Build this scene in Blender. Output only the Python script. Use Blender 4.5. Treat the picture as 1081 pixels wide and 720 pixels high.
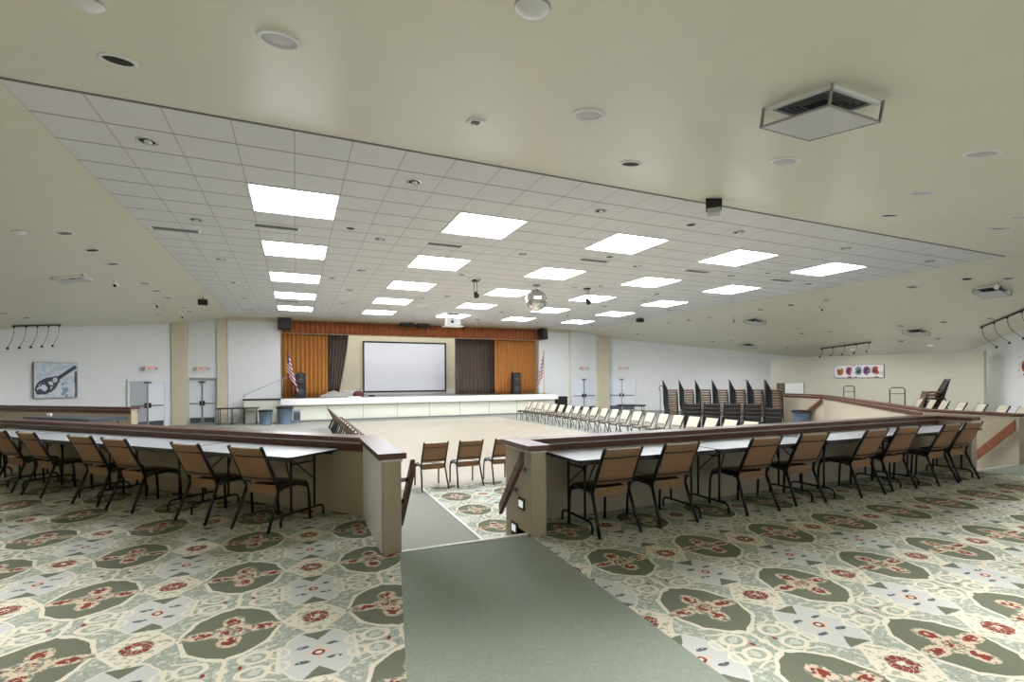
import bpy, math, random
from mathutils import Vector, Matrix
for o in list(bpy.data.objects): bpy.data.objects.remove(o)
sc = bpy.context.scene
C = sc.collection
PI = math.pi
rnd = random.Random(7)
# ------------------------------------------------------------------ camera, world, lights, exposure
# world: X along the stage, Y towards the stage, Z up, Z=0 is the raised carpeted level
CAMZ = 1.58; DROP = -0.47; CEIL = 4.78; SL = 0.19
GX0, GX1, GY0, GY1 = -2.871, 17.225, 6.928, 26.765       # lay-in tile field
TX, TY = 0.7177, 0.7085
cam_d = bpy.data.cameras.new('camera'); cam = bpy.data.objects.new('camera', cam_d); C.objects.link(cam)
yaw, roll = -0.4089, -0.0055
r0 = Vector((math.cos(yaw), math.sin(yaw), 0)); f0 = Vector((-math.sin(yaw), math.cos(yaw), 0)); u0 = Vector((0, 0, 1))
rr = r0*math.cos(roll)+u0*math.sin(roll); uu = u0*math.cos(roll)-r0*math.sin(roll)
M = Matrix((rr, uu, -f0)).transposed().to_4x4(); M.translation = Vector((0, 0, CAMZ))
cam.matrix_world = M
cam_d.sensor_width = 36; cam_d.lens = 526.33/1081*36; cam_d.shift_y = 40.94/1081
cam_d.clip_start = 0.05; cam_d.clip_end = 200
sc.camera = cam
w = bpy.data.worlds.new('world'); sc.world = w; w.use_nodes = True
w.node_tree.nodes['Background'].inputs[0].default_value = (0.62, 0.72, 0.85, 1)
w.node_tree.nodes['Background'].inputs[1].default_value = 0.5
sc.view_settings.view_transform = 'Standard'; sc.view_settings.look = 'None'
sc.view_settings.gamma = 1; sc.view_settings.use_curve_mapping = False
sc.view_settings.exposure = 0.12
PANEL = 22.0
SPOT = 440            # watts of each added near downlight
def area(name, loc, rot, sx, sy, power, col):
    l = bpy.data.lights.new(name, 'AREA'); l.shape = 'RECTANGLE'; l.size = sx; l.size_y = sy; l.energy = power; l.color = col
    o = bpy.data.objects.new(name, l); C.objects.link(o); o.location = loc; o.rotation_euler = rot; return o
# daylight entering through the tall windows behind the photographer
area('window_daylight', (6.3, -3.45, 1.35), (PI/2, 0, 0), 9.0, 2.0, 60, (0.80, 0.90, 1.0))

# ------------------------------------------------------------------ materials
def lin(c):
    return tuple(((x/255)/12.92 if x/255 <= 0.04045 else ((x/255+0.055)/1.055)**2.4) for x in c)+(1.0,)
def mat(name, rgb, rough=0.6, metal=0.0, emit=0, noise=0.0, nscale=8, spec=0.5, bump=0.0):
    m = bpy.data.materials.new(name); m.use_nodes = True; nt = m.node_tree; b = nt.nodes['Principled BSDF']
    col = lin(rgb)
    b.inputs['Base Color'].default_value = col; b.inputs['Roughness'].default_value = rough; b.inputs['Metallic'].default_value = metal
    b.inputs['Specular IOR Level'].default_value = spec
    if emit: b.inputs['Emission Color'].default_value = col; b.inputs['Emission Strength'].default_value = emit
    if noise or bump:
        tc = nt.nodes.new('ShaderNodeTexCoord'); n = nt.nodes.new('ShaderNodeTexNoise'); n.inputs['Scale'].default_value = nscale; n.inputs['Detail'].default_value = 4
        nt.links.new(tc.outputs['Object'], n.inputs['Vector'])
        if noise:
            r = nt.nodes.new('ShaderNodeMapRange'); r.inputs['To Min'].default_value = 1-noise; r.inputs['To Max'].default_value = 1+noise
            r.inputs['From Min'].default_value = .3; r.inputs['From Max'].default_value = .7
            nt.links.new(n.outputs['Fac'], r.inputs['Value'])
            mx = nt.nodes.new('ShaderNodeVectorMath'); mx.operation = 'SCALE'; mx.inputs[0].default_value = col[:3]
            nt.links.new(r.outputs[0], mx.inputs['Scale']); nt.links.new(mx.outputs[0], b.inputs['Base Color'])
        if bump:
            bp = nt.nodes.new('ShaderNodeBump'); bp.inputs['Strength'].default_value = bump; bp.inputs['Distance'].default_value = .02
            nt.links.new(n.outputs['Fac'], bp.inputs['Height']); nt.links.new(bp.outputs[0], b.inputs['Normal'])
    return m
class NX:
    """tiny expression builder over math nodes"""
    def __init__(s, nt, out): s.nt = nt; s.o = out
    def _m(s, op, *a):
        n = s.nt.nodes.new('ShaderNodeMath'); n.operation = op
        for i, v in enumerate(a):
            if isinstance(v, NX): s.nt.links.new(v.o, n.inputs[i])
            else: n.inputs[i].default_value = v
        return NX(s.nt, n.outputs[0])
    def __add__(s, b): return s._m('ADD', s, b)
    def __sub__(s, b): return s._m('SUBTRACT', s, b)
    def __mul__(s, b): return s._m('MULTIPLY', s, b)
    def __truediv__(s, b): return s._m('DIVIDE', s, b)
    def abs(s): return s._m('ABSOLUTE', s)
    def fract(s): return s._m('FRACT', s)
    def pow(s, b): return s._m('POWER', s, b)
    def sqrt(s): return s._m('SQRT', s)
    def lt(s, b): return s._m('LESS_THAN', s, b)
    def gt(s, b): return s._m('GREATER_THAN', s, b)
    def mx(s, b): return s._m('MAXIMUM', s, b)
    def mn(s, b): return s._m('MINIMUM', s, b)
    def sin(s): return s._m('SINE', s)
def hyp(a, b): return (a*a+b*b).sqrt()
def mixc(nt, fac, a, b):
    n = nt.nodes.new('ShaderNodeMix'); n.data_type = 'RGBA'
    nt.links.new(fac.o, n.inputs['Factor'])
    for v, i in ((a, 6), (b, 7)):
        if isinstance(v, tuple): n.inputs[i].default_value = v
        else: nt.links.new(v, n.inputs[i])
    return n.outputs[2]

def carpet_material():
    m = bpy.data.materials.new('patterned_carpet'); m.use_nodes = True; nt = m.node_tree; b = nt.nodes['Principled BSDF']
    b.inputs['Roughness'].default_value = 0.95; b.inputs['Specular IOR Level'].default_value = 0.1
    tc = nt.nodes.new('ShaderNodeNewGeometry')
    wob = nt.nodes.new('ShaderNodeTexNoise'); wob.inputs['Scale'].default_value = 14; wob.inputs['Detail'].default_value = 1
    nt.links.new(tc.outputs['Position'], wob.inputs['Vector'])
    sp = nt.nodes.new('ShaderNodeSeparateXYZ'); nt.links.new(tc.outputs['Position'], sp.inputs[0])
    sw = nt.nodes.new('ShaderNodeSeparateColor'); nt.links.new(wob.outputs['Color'], sw.inputs[0])
    X = NX(nt, sp.outputs[0]); Y = NX(nt, sp.outputs[1])
    wx = (NX(nt, sw.outputs[0])-0.5)*0.020; wy = (NX(nt, sw.outputs[1])-0.5)*0.020
    U = (X+0.38)/0.985+wx; V = (Y-3.6)/0.965+wy
    u = (U+0.5).fract()-0.5; v = (V+0.5).fract()-0.5           # medallion centred cell
    u2 = U.fract()-0.5; v2 = V.fract()-0.5                     # star centred cell
    au, av, au2, av2 = u.abs(), v.abs(), u2.abs(), v2.abs()
    nz = nt.nodes.new('ShaderNodeTexNoise'); nz.inputs['Scale'].default_value = 26; nz.inputs['Detail'].default_value = 3
    nt.links.new(tc.outputs['Position'], nz.inputs['Vector']); N = NX(nt, nz.outputs['Fac'])
    vo = nt.nodes.new('ShaderNodeTexVoronoi'); vo.inputs['Scale'].default_value = 26; vo.feature = 'DISTANCE_TO_EDGE'
    nt.links.new(tc.outputs['Position'], vo.inputs['Vector']); VO = NX(nt, vo.outputs['Distance'])
    cream = lin((218, 213, 197)); teal = lin((164, 170, 158)); pale = lin((196, 199, 197)); green = lin((112, 116, 100)); red = lin((130, 66, 58)); pk = lin((214, 190, 170)); dk = lin((96, 102, 104)); teal2 = lin((194, 198, 186))
    c = mixc(nt, VO.lt(0.026), teal, lin((134, 144, 134)))
    c = mixc(nt, N.gt(0.56), c, teal2)
    # pale panel around the star
    star_in = (au2/0.215).pow(1.8)+(av2/0.30).pow(1.8)
    c = mixc(nt, star_in.lt(1.09), c, cream)
    c = mixc(nt, star_in.lt(1.0), c, pale)
    # scroll bars and loops either side of the star
    bar = (au2-0.215).abs().lt(0.011)*av2.lt(0.15)
    loop = (hyp(au2-0.215, av2-0.075)-0.055).abs().lt(0.011)
    loop2 = (hyp((au2-0.34)/1.25, av2-0.085)-0.062).abs().lt(0.013)
    loop3 = (hyp(au2-0.335, av2-0.085)-0.018).lt(0.012)
    vine = (av2-((au2*14).sin()*0.03+0.2)).abs().lt(0.007)*au2.gt(0.22)
    c = mixc(nt, bar.mx(loop).mx(loop2).mx(vine), c, cream)
    c = mixc(nt, loop3, c, teal2)
    c = mixc(nt, (hyp((au2-0.41), av2*0.6)).lt(0.012), c, red)
    # star: orange petals, red ring, four grey leaf sprays
    c = mixc(nt, (au2/0.10+av2/0.028).lt(1).mx((au2/0.022+av2/0.12).lt(1)), c, pk)
    lf = hyp((au2-0.085)/1.5, (av2-0.085)/0.62).lt(0.028)*N.gt(0.42)
    c = mixc(nt, lf, c, dk)
    c = mixc(nt, hyp(au2, av2).lt(0.034), c, red); c = mixc(nt, hyp(au2, av2).lt(0.017), c, cream)
    # green triangles above and below the rosette
    wv = av-0.345
    tri = au2.lt((wv*-1.0)*0.85)*av.gt(0.235)*av.lt(0.345)
    # rosette diamond
    ros = au2/0.205+av/0.265
    c = mixc(nt, ros.lt(1.06), c, cream)
    c = mixc(nt, tri, c, green)
    c = mixc(nt, ros.lt(0.93)*N.gt(0.55), c, lin((170, 172, 150)))
    rc = hyp(au2, av)
    c = mixc(nt, (rc+(N-.5)*.05).lt(0.086)*VO.gt(0.03), c, red)
    c = mixc(nt, rc.lt(0.03)*N.gt(0.5), c, cream)
    # cream ties
    c = mixc(nt, au.lt(0.013)*av.gt(0.34), c, cream); c = mixc(nt, hyp(au, av-0.5).lt(0.03), c, cream)
    c = mixc(nt, hyp(au-0.295, av).lt(0.022), c, cream)
    # medallion
    med = ((av+au*0.70)/0.37).mx(au/0.285+av/0.88)+((au*46+av*20).sin())*0.028
    c = mixc(nt, med.lt(1.10), c, cream)
    c = mixc(nt, med.lt(1.0), c, green)
    # flower
    pv = hyp(au/0.8, (av-0.135)/1.0); ph = hyp((au-0.175)/1.6, av/0.75)
    pet = pv.mn(ph+0.012); cen = hyp(au/1.25, av)
    fl = (pet+(N-.5)*.06).lt(0.088).mx((cen+(N-.5)*.08).lt(0.10))
    c = mixc(nt, fl, c, lin((206, 190, 168)))
    c = mixc(nt, (fl*N.lt(0.46)), c, lin((128, 134, 122)))
    c = mixc(nt, pet.lt(0.052)*N.lt(0.56), c, red)
    c = mixc(nt, cen.lt(0.05)*N.gt(0.52), c, red)
    fine = nt.nodes.new('ShaderNodeTexNoise'); fine.inputs['Scale'].default_value = 180; nt.links.new(tc.outputs['Position'], fine.inputs['Vector'])
    mr = nt.nodes.new('ShaderNodeMapRange'); mr.inputs['To Min'].default_value = 0.80; mr.inputs['To Max'].default_value = 1.14
    mr.inputs['From Min'].default_value = .3; mr.inputs['From Max'].default_value = .7
    nt.links.new(fine.outputs['Fac'], mr.inputs['Value'])
    vm = nt.nodes.new('ShaderNodeVectorMath'); vm.operation = 'SCALE'; nt.links.new(c, vm.inputs[0]); nt.links.new(mr.outputs[0], vm.inputs['Scale'])
    nt.links.new(vm.outputs[0], b.inputs['Base Color'])
    return m
def tile_material():
    m = bpy.data.materials.new('ceiling_tiles'); m.use_nodes = True; nt = m.node_tree; b = nt.nodes['Principled BSDF']
    b.inputs['Roughness'].default_value = 0.9; b.inputs['Specular IOR Level'].default_value = 0.2
    tc = nt.nodes.new('ShaderNodeNewGeometry'); sp = nt.nodes.new('ShaderNodeSeparateXYZ'); nt.links.new(tc.outputs['Position'], sp.inputs[0])
    u = ((NX(nt, sp.outputs[0])-GX0)/TX+0.5).fract()-0.5; v = ((NX(nt, sp.outputs[1])-GY0)/TY+0.5).fract()-0.5
    lx = u.abs().lt(0.024); ly = v.abs().lt(0.022)
    nz = nt.nodes.new('ShaderNodeTexNoise'); nz.inputs['Scale'].default_value = 120; nt.links.new(tc.outputs['Position'], nz.inputs['Vector'])
    c = mixc(nt, NX(nt, nz.outputs['Fac']).gt(0.56), lin((222, 222, 224)), lin((212, 212, 214)))
    c = mixc(nt, u.abs().lt(0.014), c, lin((190, 190, 190)))
    c = mixc(nt, v.abs().lt(0.024), c, lin((158, 158, 158)))
    nt.links.new(c, b.inputs['Base Color']); return m
def wood_floor_material():
    m = bpy.data.materials.new('dance_floor'); m.use_nodes = True; nt = m.node_tree; b = nt.nodes['Principled BSDF']
    b.inputs['Roughness'].default_value = 0.32
    tc = nt.nodes.new('ShaderNodeNewGeometry'); br = nt.nodes.new('ShaderNodeTexBrick')
    nt.links.new(tc.outputs['Position'], br.inputs['Vector']); br.inputs['Scale'].default_value = 1.6
    br.inputs['Color1'].default_value = lin((158, 150, 134)); br.inputs['Color2'].default_value = lin((150, 142, 126)); br.inputs['Mortar'].default_value = lin((138, 129, 114))
    br.inputs['Mortar Size'].default_value = 0.008
    nt.links.new(br.outputs['Color'], b.inputs['Base Color']); return m
M_ = dict(
 cream=mat('cream_paint', (218, 215, 197), 0.36, noise=.02, nscale=2),
 creamwall=mat('cream_wall', (214, 206, 182), 0.7, noise=.02, nscale=3),
 white=mat('white_wall', (226, 228, 230), 0.75, noise=.015, nscale=2),
 tan=mat('tan_wall', (182, 171, 150), 0.85, noise=.04, nscale=30),
 beige=mat('beige_partition', (194, 192, 177), 0.85, noise=.02, nscale=10),
 capwood=mat('dark_stained_wood', (96, 56, 40), 0.3, noise=.18, nscale=20),
 railwood=mat('rail_wood', (96, 58, 46), 0.4, noise=.2, nscale=18),
 tiles=tile_material(), carpet=carpet_material(), woodfloor=wood_floor_material(),
 grey_carpet=mat('grey_green_carpet', (148, 150, 143), 0.95, noise=.12, nscale=60, spec=.1),
 grey_carpet2=mat('grey_aisle_carpet', (140, 148, 138), 0.95, noise=.10, nscale=60, spec=.1),
 nosing=mat('pale_step_nosing', (222, 222, 218), 0.5),
 black=mat('black_metal', (16, 16, 18), 0.4), blackpl=mat('black_plastic', (22, 22, 24), 0.6),
 chairback=mat('tan_upholstery', (148, 114, 84), 0.75, noise=.10, nscale=70),
 chairfront=mat('light_tan_upholstery', (196, 186, 168), 0.7, noise=.06, nscale=70),
 chairseat=mat('brown_seat_vinyl', (72, 58, 48), 0.27, noise=.08, nscale=50, spec=.7),
 darkfab=mat('charcoal_fabric', (66, 62, 63), 0.8, noise=.1, nscale=40),
 laminate=mat('grey_laminate', (196, 200, 210), 0.38, noise=.02, nscale=40),
 darkedge=mat('dark_edge', (40, 38, 40), 0.5),
 orange=mat('orange_drape', (178, 118, 56), 0.8, noise=.06, nscale=3),
 rust=mat('rust_valance', (150, 84, 46), 0.8, noise=.06, nscale=3),
 greydrape=mat('grey_brown_drape', (104, 90, 84), 0.85, noise=.05, nscale=3),
 screen=mat('screen_fabric', (222, 226, 236), 0.6), stagefloor=mat('stage_floor', (120, 112, 108), 0.3, noise=.06, nscale=4),
 stagewhite=mat('stage_white', (232, 232, 232), 0.5), stagepanel=mat('stage_panel', (214, 214, 200), 0.6),
 steel=mat('brushed_steel', (170, 170, 172), 0.3, 1.0), diffuser=mat('light_diffuser', (248, 251, 255), 0.5, emit=PANEL),
 whitepl=mat('white_plastic', (230, 230, 230), 0.4), greylens=mat('grey_lens', (176, 176, 178), 0.3), darkhole=mat('black_baffle', (8, 8, 8), 0.7),
 chrome=mat('chrome', (210, 210, 212), 0.12, 1.0), door=mat('white_door', (224, 230, 240), 0.45), doorgrey=mat('grey_metal_door', (170, 174, 180), 0.4, .3),
 kick=mat('grey_kick_plate', (92, 98, 108), 0.4, .6), red=mat('red_letters', (226, 92, 88), 0.5), blue=mat('blue_plastic', (112, 130, 150), 0.5),
 louvre=mat('grille_grey', (120, 120, 122), 0.5), slot=mat('slot_grey', (96, 96, 100), 0.6), glassy=mat('deflector_plate', (196, 196, 198), 0.35),
 lamp=mat('step_lamp', (235, 235, 240), 0.4, emit=.6), gold=mat('gold_finial', (190, 150, 70), 0.3, 1.0), maroon=mat('maroon_cloth', (90, 40, 48), 0.8), greyfab=mat('pale_grey_fabric', (168, 166, 160), 0.9, noise=.1, nscale=8),
 redwood=mat('reddish_wood', (146, 84, 56), 0.4, noise=.2, nscale=18),
 brownboard=mat('brown_board', (104, 92, 82), 0.7),
)
# ------------------------------------------------------------------ mesh helpers
class MB:
    def __init__(s): s.v = []; s.f = []; s.m = []; s.sm = []
    def add(s, vs, fs, mi=0, smooth=False):
        k = len(s.v); s.v += [tuple(x) for x in vs]
        for f in fs: s.f.append(tuple(i+k for i in f)); s.m.append(mi); s.sm.append(smooth)
    def box(s, x0, x1, y0, y1, z0, z1, mi=0):
        s.add([(x0,y0,z0),(x1,y0,z0),(x1,y1,z0),(x0,y1,z0),(x0,y0,z1),(x1,y0,z1),(x1,y1,z1),(x0,y1,z1)],
              [(0,3,2,1),(4,5,6,7),(0,1,5,4),(1,2,6,5),(2,3,7,6),(3,0,4,7)], mi)
    def prism(s, poly, z0, z1, mi=0, mtop=None, mbot=None):
        n = len(poly); A = sum(poly[i][0]*poly[(i+1)%n][1]-poly[(i+1)%n][0]*poly[i][1] for i in range(n))
        if A < 0: poly = poly[::-1]
        vs = [(p[0], p[1], z0) for p in poly]+[(p[0], p[1], z1) for p in poly]
        s.add(vs, [tuple(range(n))[::-1]], mi if mbot is None else mbot)
        k = len(s.v)-2*n
        s.f.append(tuple(range(k+n, k+2*n))); s.m.append(mi if mtop is None else mtop); s.sm.append(False)
        for i in range(n):
            j = (i+1) % n; s.f.append((k+i, k+j, k+n+j, k+n+i)); s.m.append(mi); s.sm.append(False)
    def tube(s, pts, r, n=8, mi=0, cap=True):
        pts = [Vector(p) for p in pts]; rings = []
        rs = r if isinstance(r, (list, tuple)) else [r]*len(pts)
        for i, p in enumerate(pts):
            t = (pts[min(i+1, len(pts)-1)]-pts[max(i-1, 0)]).normalized()
            a = Vector((0, 0, 1)) if abs(t.z) < 0.9 else Vector((1, 0, 0))
            x = t.cross(a).normalized(); y = t.cross(x).normalized()
            rings.append([p+(x*math.cos(2*PI*k/n)+y*math.sin(2*PI*k/n))*rs[i] for k in range(n)])
        vs = [q for r_ in rings for q in r_]; fs = []
        for i in range(len(pts)-1):
            for k in range(n):
                fs.append((i*n+k, i*n+(k+1) % n, (i+1)*n+(k+1) % n, (i+1)*n+k))
        s.add(vs, fs, mi, True)
        if cap:
            k0 = len(s.v)-len(vs); s.f.append(tuple(k0+k for k in range(n))[::-1]); s.m.append(mi); s.sm.append(False)
            s.f.append(tuple(k0+(len(pts)-1)*n+k for k in range(n))); s.m.append(mi); s.sm.append(False)
    def lathe(s, prof, n=24, c=(0, 0, 0), mi=0, smooth=True):
        vs = []; fs = []
        for (r, z) in prof:
            for k in range(n): vs.append((c[0]+r*math.cos(2*PI*k/n), c[1]+r*math.sin(2*PI*k/n), c[2]+z))
        for i in range(len(prof)-1):
            for k in range(n): fs.append((i*n+k, i*n+(k+1) % n, (i+1)*n+(k+1) % n, (i+1)*n+k))
        s.add(vs, fs, mi, smooth)
    def sheet(s, grid, mi=0, smooth=True):
        h = len(grid); w_ = len(grid[0]); vs = [p for r_ in grid for p in r_]
        s.add(vs, [(i*w_+j, i*w_+j+1, (i+1)*w_+j+1, (i+1)*w_+j) for i in range(h-1) for j in range(w_-1)], mi, smooth)
    def build(s, name, mats, parent=None, bevel=0, solid=0):
        me = bpy.data.meshes.new(name); me.from_pydata(s.v, [], s.f)
        for m in (mats if isinstance(mats, (list, tuple)) else [mats]): me.materials.append(M_[m] if isinstance(m, str) else m)
        for p, mi, sm in zip(me.polygons, s.m, s.sm): p.material_index = mi; p.use_smooth = sm
        me.update()
        o = bpy.data.objects.new(name, me); C.objects.link(o)
        if bevel:
            b = o.modifiers.new('bevel', 'BEVEL'); b.width = bevel; b.segments = 2; b.limit_method = 'ANGLE'
        if solid:
            b = o.modifiers.new('solid', 'SOLIDIFY'); b.thickness = solid; b.offset = 0
        if parent: o.parent = parent
        return o
def tag(o, label, cat, group=None, kind=None):
    o['label'] = label; o['category'] = cat
    if group: o['group'] = group
    if kind: o['kind'] = kind
    return o
def struct(o): o['kind'] = 'structure'; return o
def empty(name, loc=(0, 0, 0), rz=0, label=None, cat=None, group=None):
    o = bpy.data.objects.new(name, None); C.objects.link(o); o.location = loc; o.rotation_euler = (0, 0, rz); o.empty_display_size = .1
    if label: tag(o, label, cat, group)
    return o
def kids(o): return [c for c in bpy.data.objects if c.parent == o]
def copy_tree(o, loc, rz=0, label=None, group=None, parent=None, _root=True):
    c = o.copy(); C.objects.link(c)
    if _root:
        c.location = loc; c.rotation_euler = (o.rotation_euler[0], o.rotation_euler[1], rz)
        if label: c['label'] = label
        if group: c['group'] = group
    else: c.parent = parent; c.matrix_parent_inverse = o.matrix_parent_inverse.copy()
    for ch in kids(o): copy_tree(ch, None, parent=c, _root=False)
    return c
ORD = ['first', 'second', 'third', 'fourth', 'fifth', 'sixth', 'seventh', 'eighth', 'ninth', 'tenth', 'eleventh', 'twelfth', 'thirteenth', 'fourteenth', 'fifteenth', 'sixteenth', 'seventeenth', 'eighteenth', 'nineteenth', 'twentieth', 'twenty-first', 'twenty-second', 'twenty-third', 'twenty-fourth']
def ceil_z(x, y): return CEIL-SL*max(0, x-GX1, GX0-x, GY0-y)
def slope_rot(x, y):
    m = max((0, 'f'), (x-GX1, 'r'), (GX0-x, 'l'), (GY0-y, 'n'))[1]; a = math.atan(SL)
    return {'f': (0, 0, 0), 'r': (0, a, 0), 'l': (0, -a, 0), 'n': (a, 0, 0)}[m]

# ------------------------------------------------------------------ the setting
# outer octagonal shell
L1 = [(-4.9, 28.3), (-15.3, 17.9), (-15.3, 12.6), (0.6, -3.5), (12.0, -3.5), (27.9, 12.6), (27.5, 20.3), (19.5, 28.3)]
b = MB(); b.prism([(-17, -6), (30, -6), (30, 36), (-17, 36)], DROP-.2, DROP); struct(b.build('floor', 'grey_carpet'))
# raised level
U1 = [(0.87, 4.63), (0.80, 6.15), (-5.70, 12.97), (-3.9, 15.9), (-7.8, 19.2), (-11, 21.9), (-15.2, 17.8), (-15.2, 12.6), (0.6, -3.4), (11.9, -3.4), (27.8, 12.6), (27.4, 20.2), (25.5, 22.0),
      (23.6, 19.1), (19.9, 15.5), (19.2, 13.2), (12.15, 6.2), (11.97, 4.6), (10.38, 4.55), (10.38, 5.06), (2.17, 5.06), (2.17, 4.53)]
b = MB(); b.prism(U1, DROP+.002, 0.0); struct(b.build('floor_raised', 'carpet'))
b = MB(); b.prism([(0.87, 4.62), (2.17, 4.525), (2.05, 1.5), (1.95, -2.5), (-.25, -2.5), (.33, 1.5)], 0.0005, 0.004); struct(b.build('floor_aisle', 'grey_carpet2'))
b = MB(); b.prism([(10.42, 4.54), (11.95, 4.6), (13.3, 3.2), (15.5, 1.8), (14.5, .8), (12.0, 2.9), (10.6, 4.1)], 0.0005, 0.004); struct(b.build('floor_aisle_right', 'grey_carpet2'))
# steps in both openings
def steps(name, x0, x1, y0):
    b = MB()
    for k in range(2): b.box(x0, x1, y0+.28*k, y0+.28*(k+1), DROP+.003, -.157*(k+1))
    struct(b.build(name, 'grey_carpet2'))
    n = MB(); n.box(x0, x1, y0-.03, y0+.012, -.03, .008); struct(n.build('trim_nosing', 'nosing'))
steps('floor_steps', .88, 2.17, 4.63); steps('floor_steps_right', 10.45, 11.93, 4.63)
# lower level finishes
b = MB(); b.box(1.55, 10.2, 9.35, 25.6, DROP+.001, DROP+.008); struct(b.build('floor_dance', 'woodfloor'))
b = MB(); b.prism([(2.2, 5.25), (10.3, 5.25), (10.3, 9.35), (2.2, 9.35)], DROP+.001, DROP+.007); struct(b.build('floor_lower_carpet', 'carpet'))
b = MB(); b.box(2.16, 2.2, 5.25, 9.35, DROP+.001, DROP+.010); struct(b.build('trim_aisle', 'nosing'))
# ceiling
b = MB(); b.prism([(GX0, GY0), (GX1, GY0), (GX1, GY1), (GX0, GY1)], CEIL, CEIL+.1); struct(b.build('ceiling', 'tiles'))
def slope(name, pts):
    b = MB(); n = len(pts)
    vs = [(x, y, ceil_z(x, y)-.0) for x, y in pts]+[(x, y, ceil_z(x, y)+.12) for x, y in pts]
    b.add(vs, [tuple(range(n)), tuple(range(n, 2*n))[::-1]]+[(i, (i+1) % n, n+(i+1) % n, n+i) for i in range(n)])
    struct(b.build(name, 'cream'))
D = 13.0
slope('ceiling_near', [(GX0, GY0), (GX0-D, GY0-D), (GX1+D, GY0-D), (GX1, GY0)])
slope('ceiling_left', [(GX0, GY0), (GX0, 28.6), (GX0-D, 28.6), (GX0-D, GY0-D)])
slope('ceiling_right', [(GX1, GY0), (GX1+D, GY0-D), (GX1+D, 28.6), (GX1, 28.6)])
b = MB(); b.box(GX0, GX1, GY1, 28.5, CEIL, CEIL+.1); struct(b.build('ceiling_far', 'cream'))
b = MB(); b.box(GX0, GX1, GY0-.03, GY0, CEIL-.018, CEIL+.05); struct(b.build('trim_ceiling_near', 'louvre'))
# walls: helper extrudes an upright slab along a line
def slab(name, p, q, z0, z1, t, m, z1b=None, parent=None, st=True):
    p = Vector(p); q = Vector(q); d = (q-p).normalized(); n = Vector((-d.y, d.x))*t
    z1b = z1 if z1b is None else z1b
    b = MB(); vs = []
    for (c, zt) in ((p, z1), (q, z1b), (q+n, z1b), (p+n, z1)): vs.append((c.x, c.y, z0))
    for (c, zt) in ((p, z1), (q, z1b), (q+n, z1b), (p+n, z1)): vs.append((c.x, c.y, zt))
    b.add(vs, [(0, 3, 2, 1), (4, 5, 6, 7), (0, 1, 5, 4), (1, 2, 6, 5), (2, 3, 7, 6), (3, 0, 4, 7)])
    o = b.build(name, m, parent)
    return struct(o) if st else o
slab('wall_back_left', (-4.9, 28.3), (-15.3, 17.9), DROP, 5.1, -.2, 'white')
slab('wall_left', (-15.3, 17.9), (-15.3, 12.6), DROP, 5, -.2, 'white')
slab('wall_rear_left', (-15.3, 12.6), (0.6, -3.5), DROP, 5, -.2, 'creamwall')
slab('wall_near_side', (12.0, -3.5), (27.9, 12.6), DROP, 5, -.2, 'white')
slab('wall_right', (27.9, 12.6), (27.5, 20.3), DROP, 5, -.2, 'white')
slab('wall_back_right', (27.5, 20.3), (19.5, 28.3), DROP, 5.1, -.2, 'white')
# rear wall with a wide window band behind the camera
b = MB(); b.box(.6, 12, -3.7, -3.5, DROP, .35); b.box(.6, 12, -3.7, -3.5, 2.35, 5); b.box(.6, 1.8, -3.7, -3.5, .35, 2.35); b.box(10.8, 12, -3.7, -3.5, .35, 2.35); struct(b.build('wall_rear', 'creamwall'))
b = MB()
for k in range(7): b.box(1.8+1.5*k-.04, 1.8+1.5*k+.04, -3.66, -3.56, .35, 2.35)
struct(b.build('window_1', 'whitepl'))
# stage-side wall pieces (Y = 28.3)
WY = 28.3
b = MB()
b.box(-4.9, -3.1, WY+.25, WY+.45, DROP, 5.1); b.box(-3.1, -.72, WY, WY+.2, DROP, 5.1); b.box(14.15, 16.4, WY, WY+.2, DROP, 5.1); b.box(16.4, 18.5, WY+.05, WY+.25, DROP, 5.1)
struct(b.build('wall_stage', 'white'))
b = MB(); b.box(-3.1, 16.4, WY-.03, WY, 4.60, 4.95); b.box(-.72, 14.15, WY, WY+.2, 4.05, 5.1); struct(b.build('wall_stage_header', 'creamwall'))
b = MB(); b.box(-3.55, -3.12, WY-.1, WY+.3, DROP, 5.0); b.box(-5.35, -4.75, WY-.55, WY+.2, DROP, 5.0); struct(b.build('wall_pilaster_left', 'creamwall'))
b = MB(); b.box(18.42, 19.3, WY-.25, WY+.25, DROP, 5.0); b.box(16.3, 16.42, WY-.03, WY+.1, DROP, 4.95); struct(b.build('wall_pilaster_right', 'creamwall'))
b = MB(); b.box(-4.75, -3.55, WY+.0, WY+.26, 1.78, 4.75); b.box(-4.85, -3.45, WY-.06, WY+.26, 1.74, 1.80); struct(b.build('wall_door_header', 'white'))
# stage interior
b = MB(); b.box(-1.6, 15.0, 32.6, 32.8, DROP, 5.4); b.box(-1.8, -1.6, WY+.2, 32.8, DROP, 5.4); b.box(15.0, 15.2, WY+.2, 32.8, DROP, 5.4); struct(b.build('wall_stage_back', 'creamwall'))
b = MB(); b.box(-1.8, 15.2, WY+.2, 32.8, 5.2, 5.4); struct(b.build('ceiling_stage', 'cream'))
b = MB(); b.box(.6, 13, 32.5, 32.6, .70, .98); struct(b.build('baseboard_stage', 'stagewhite'))
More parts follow.
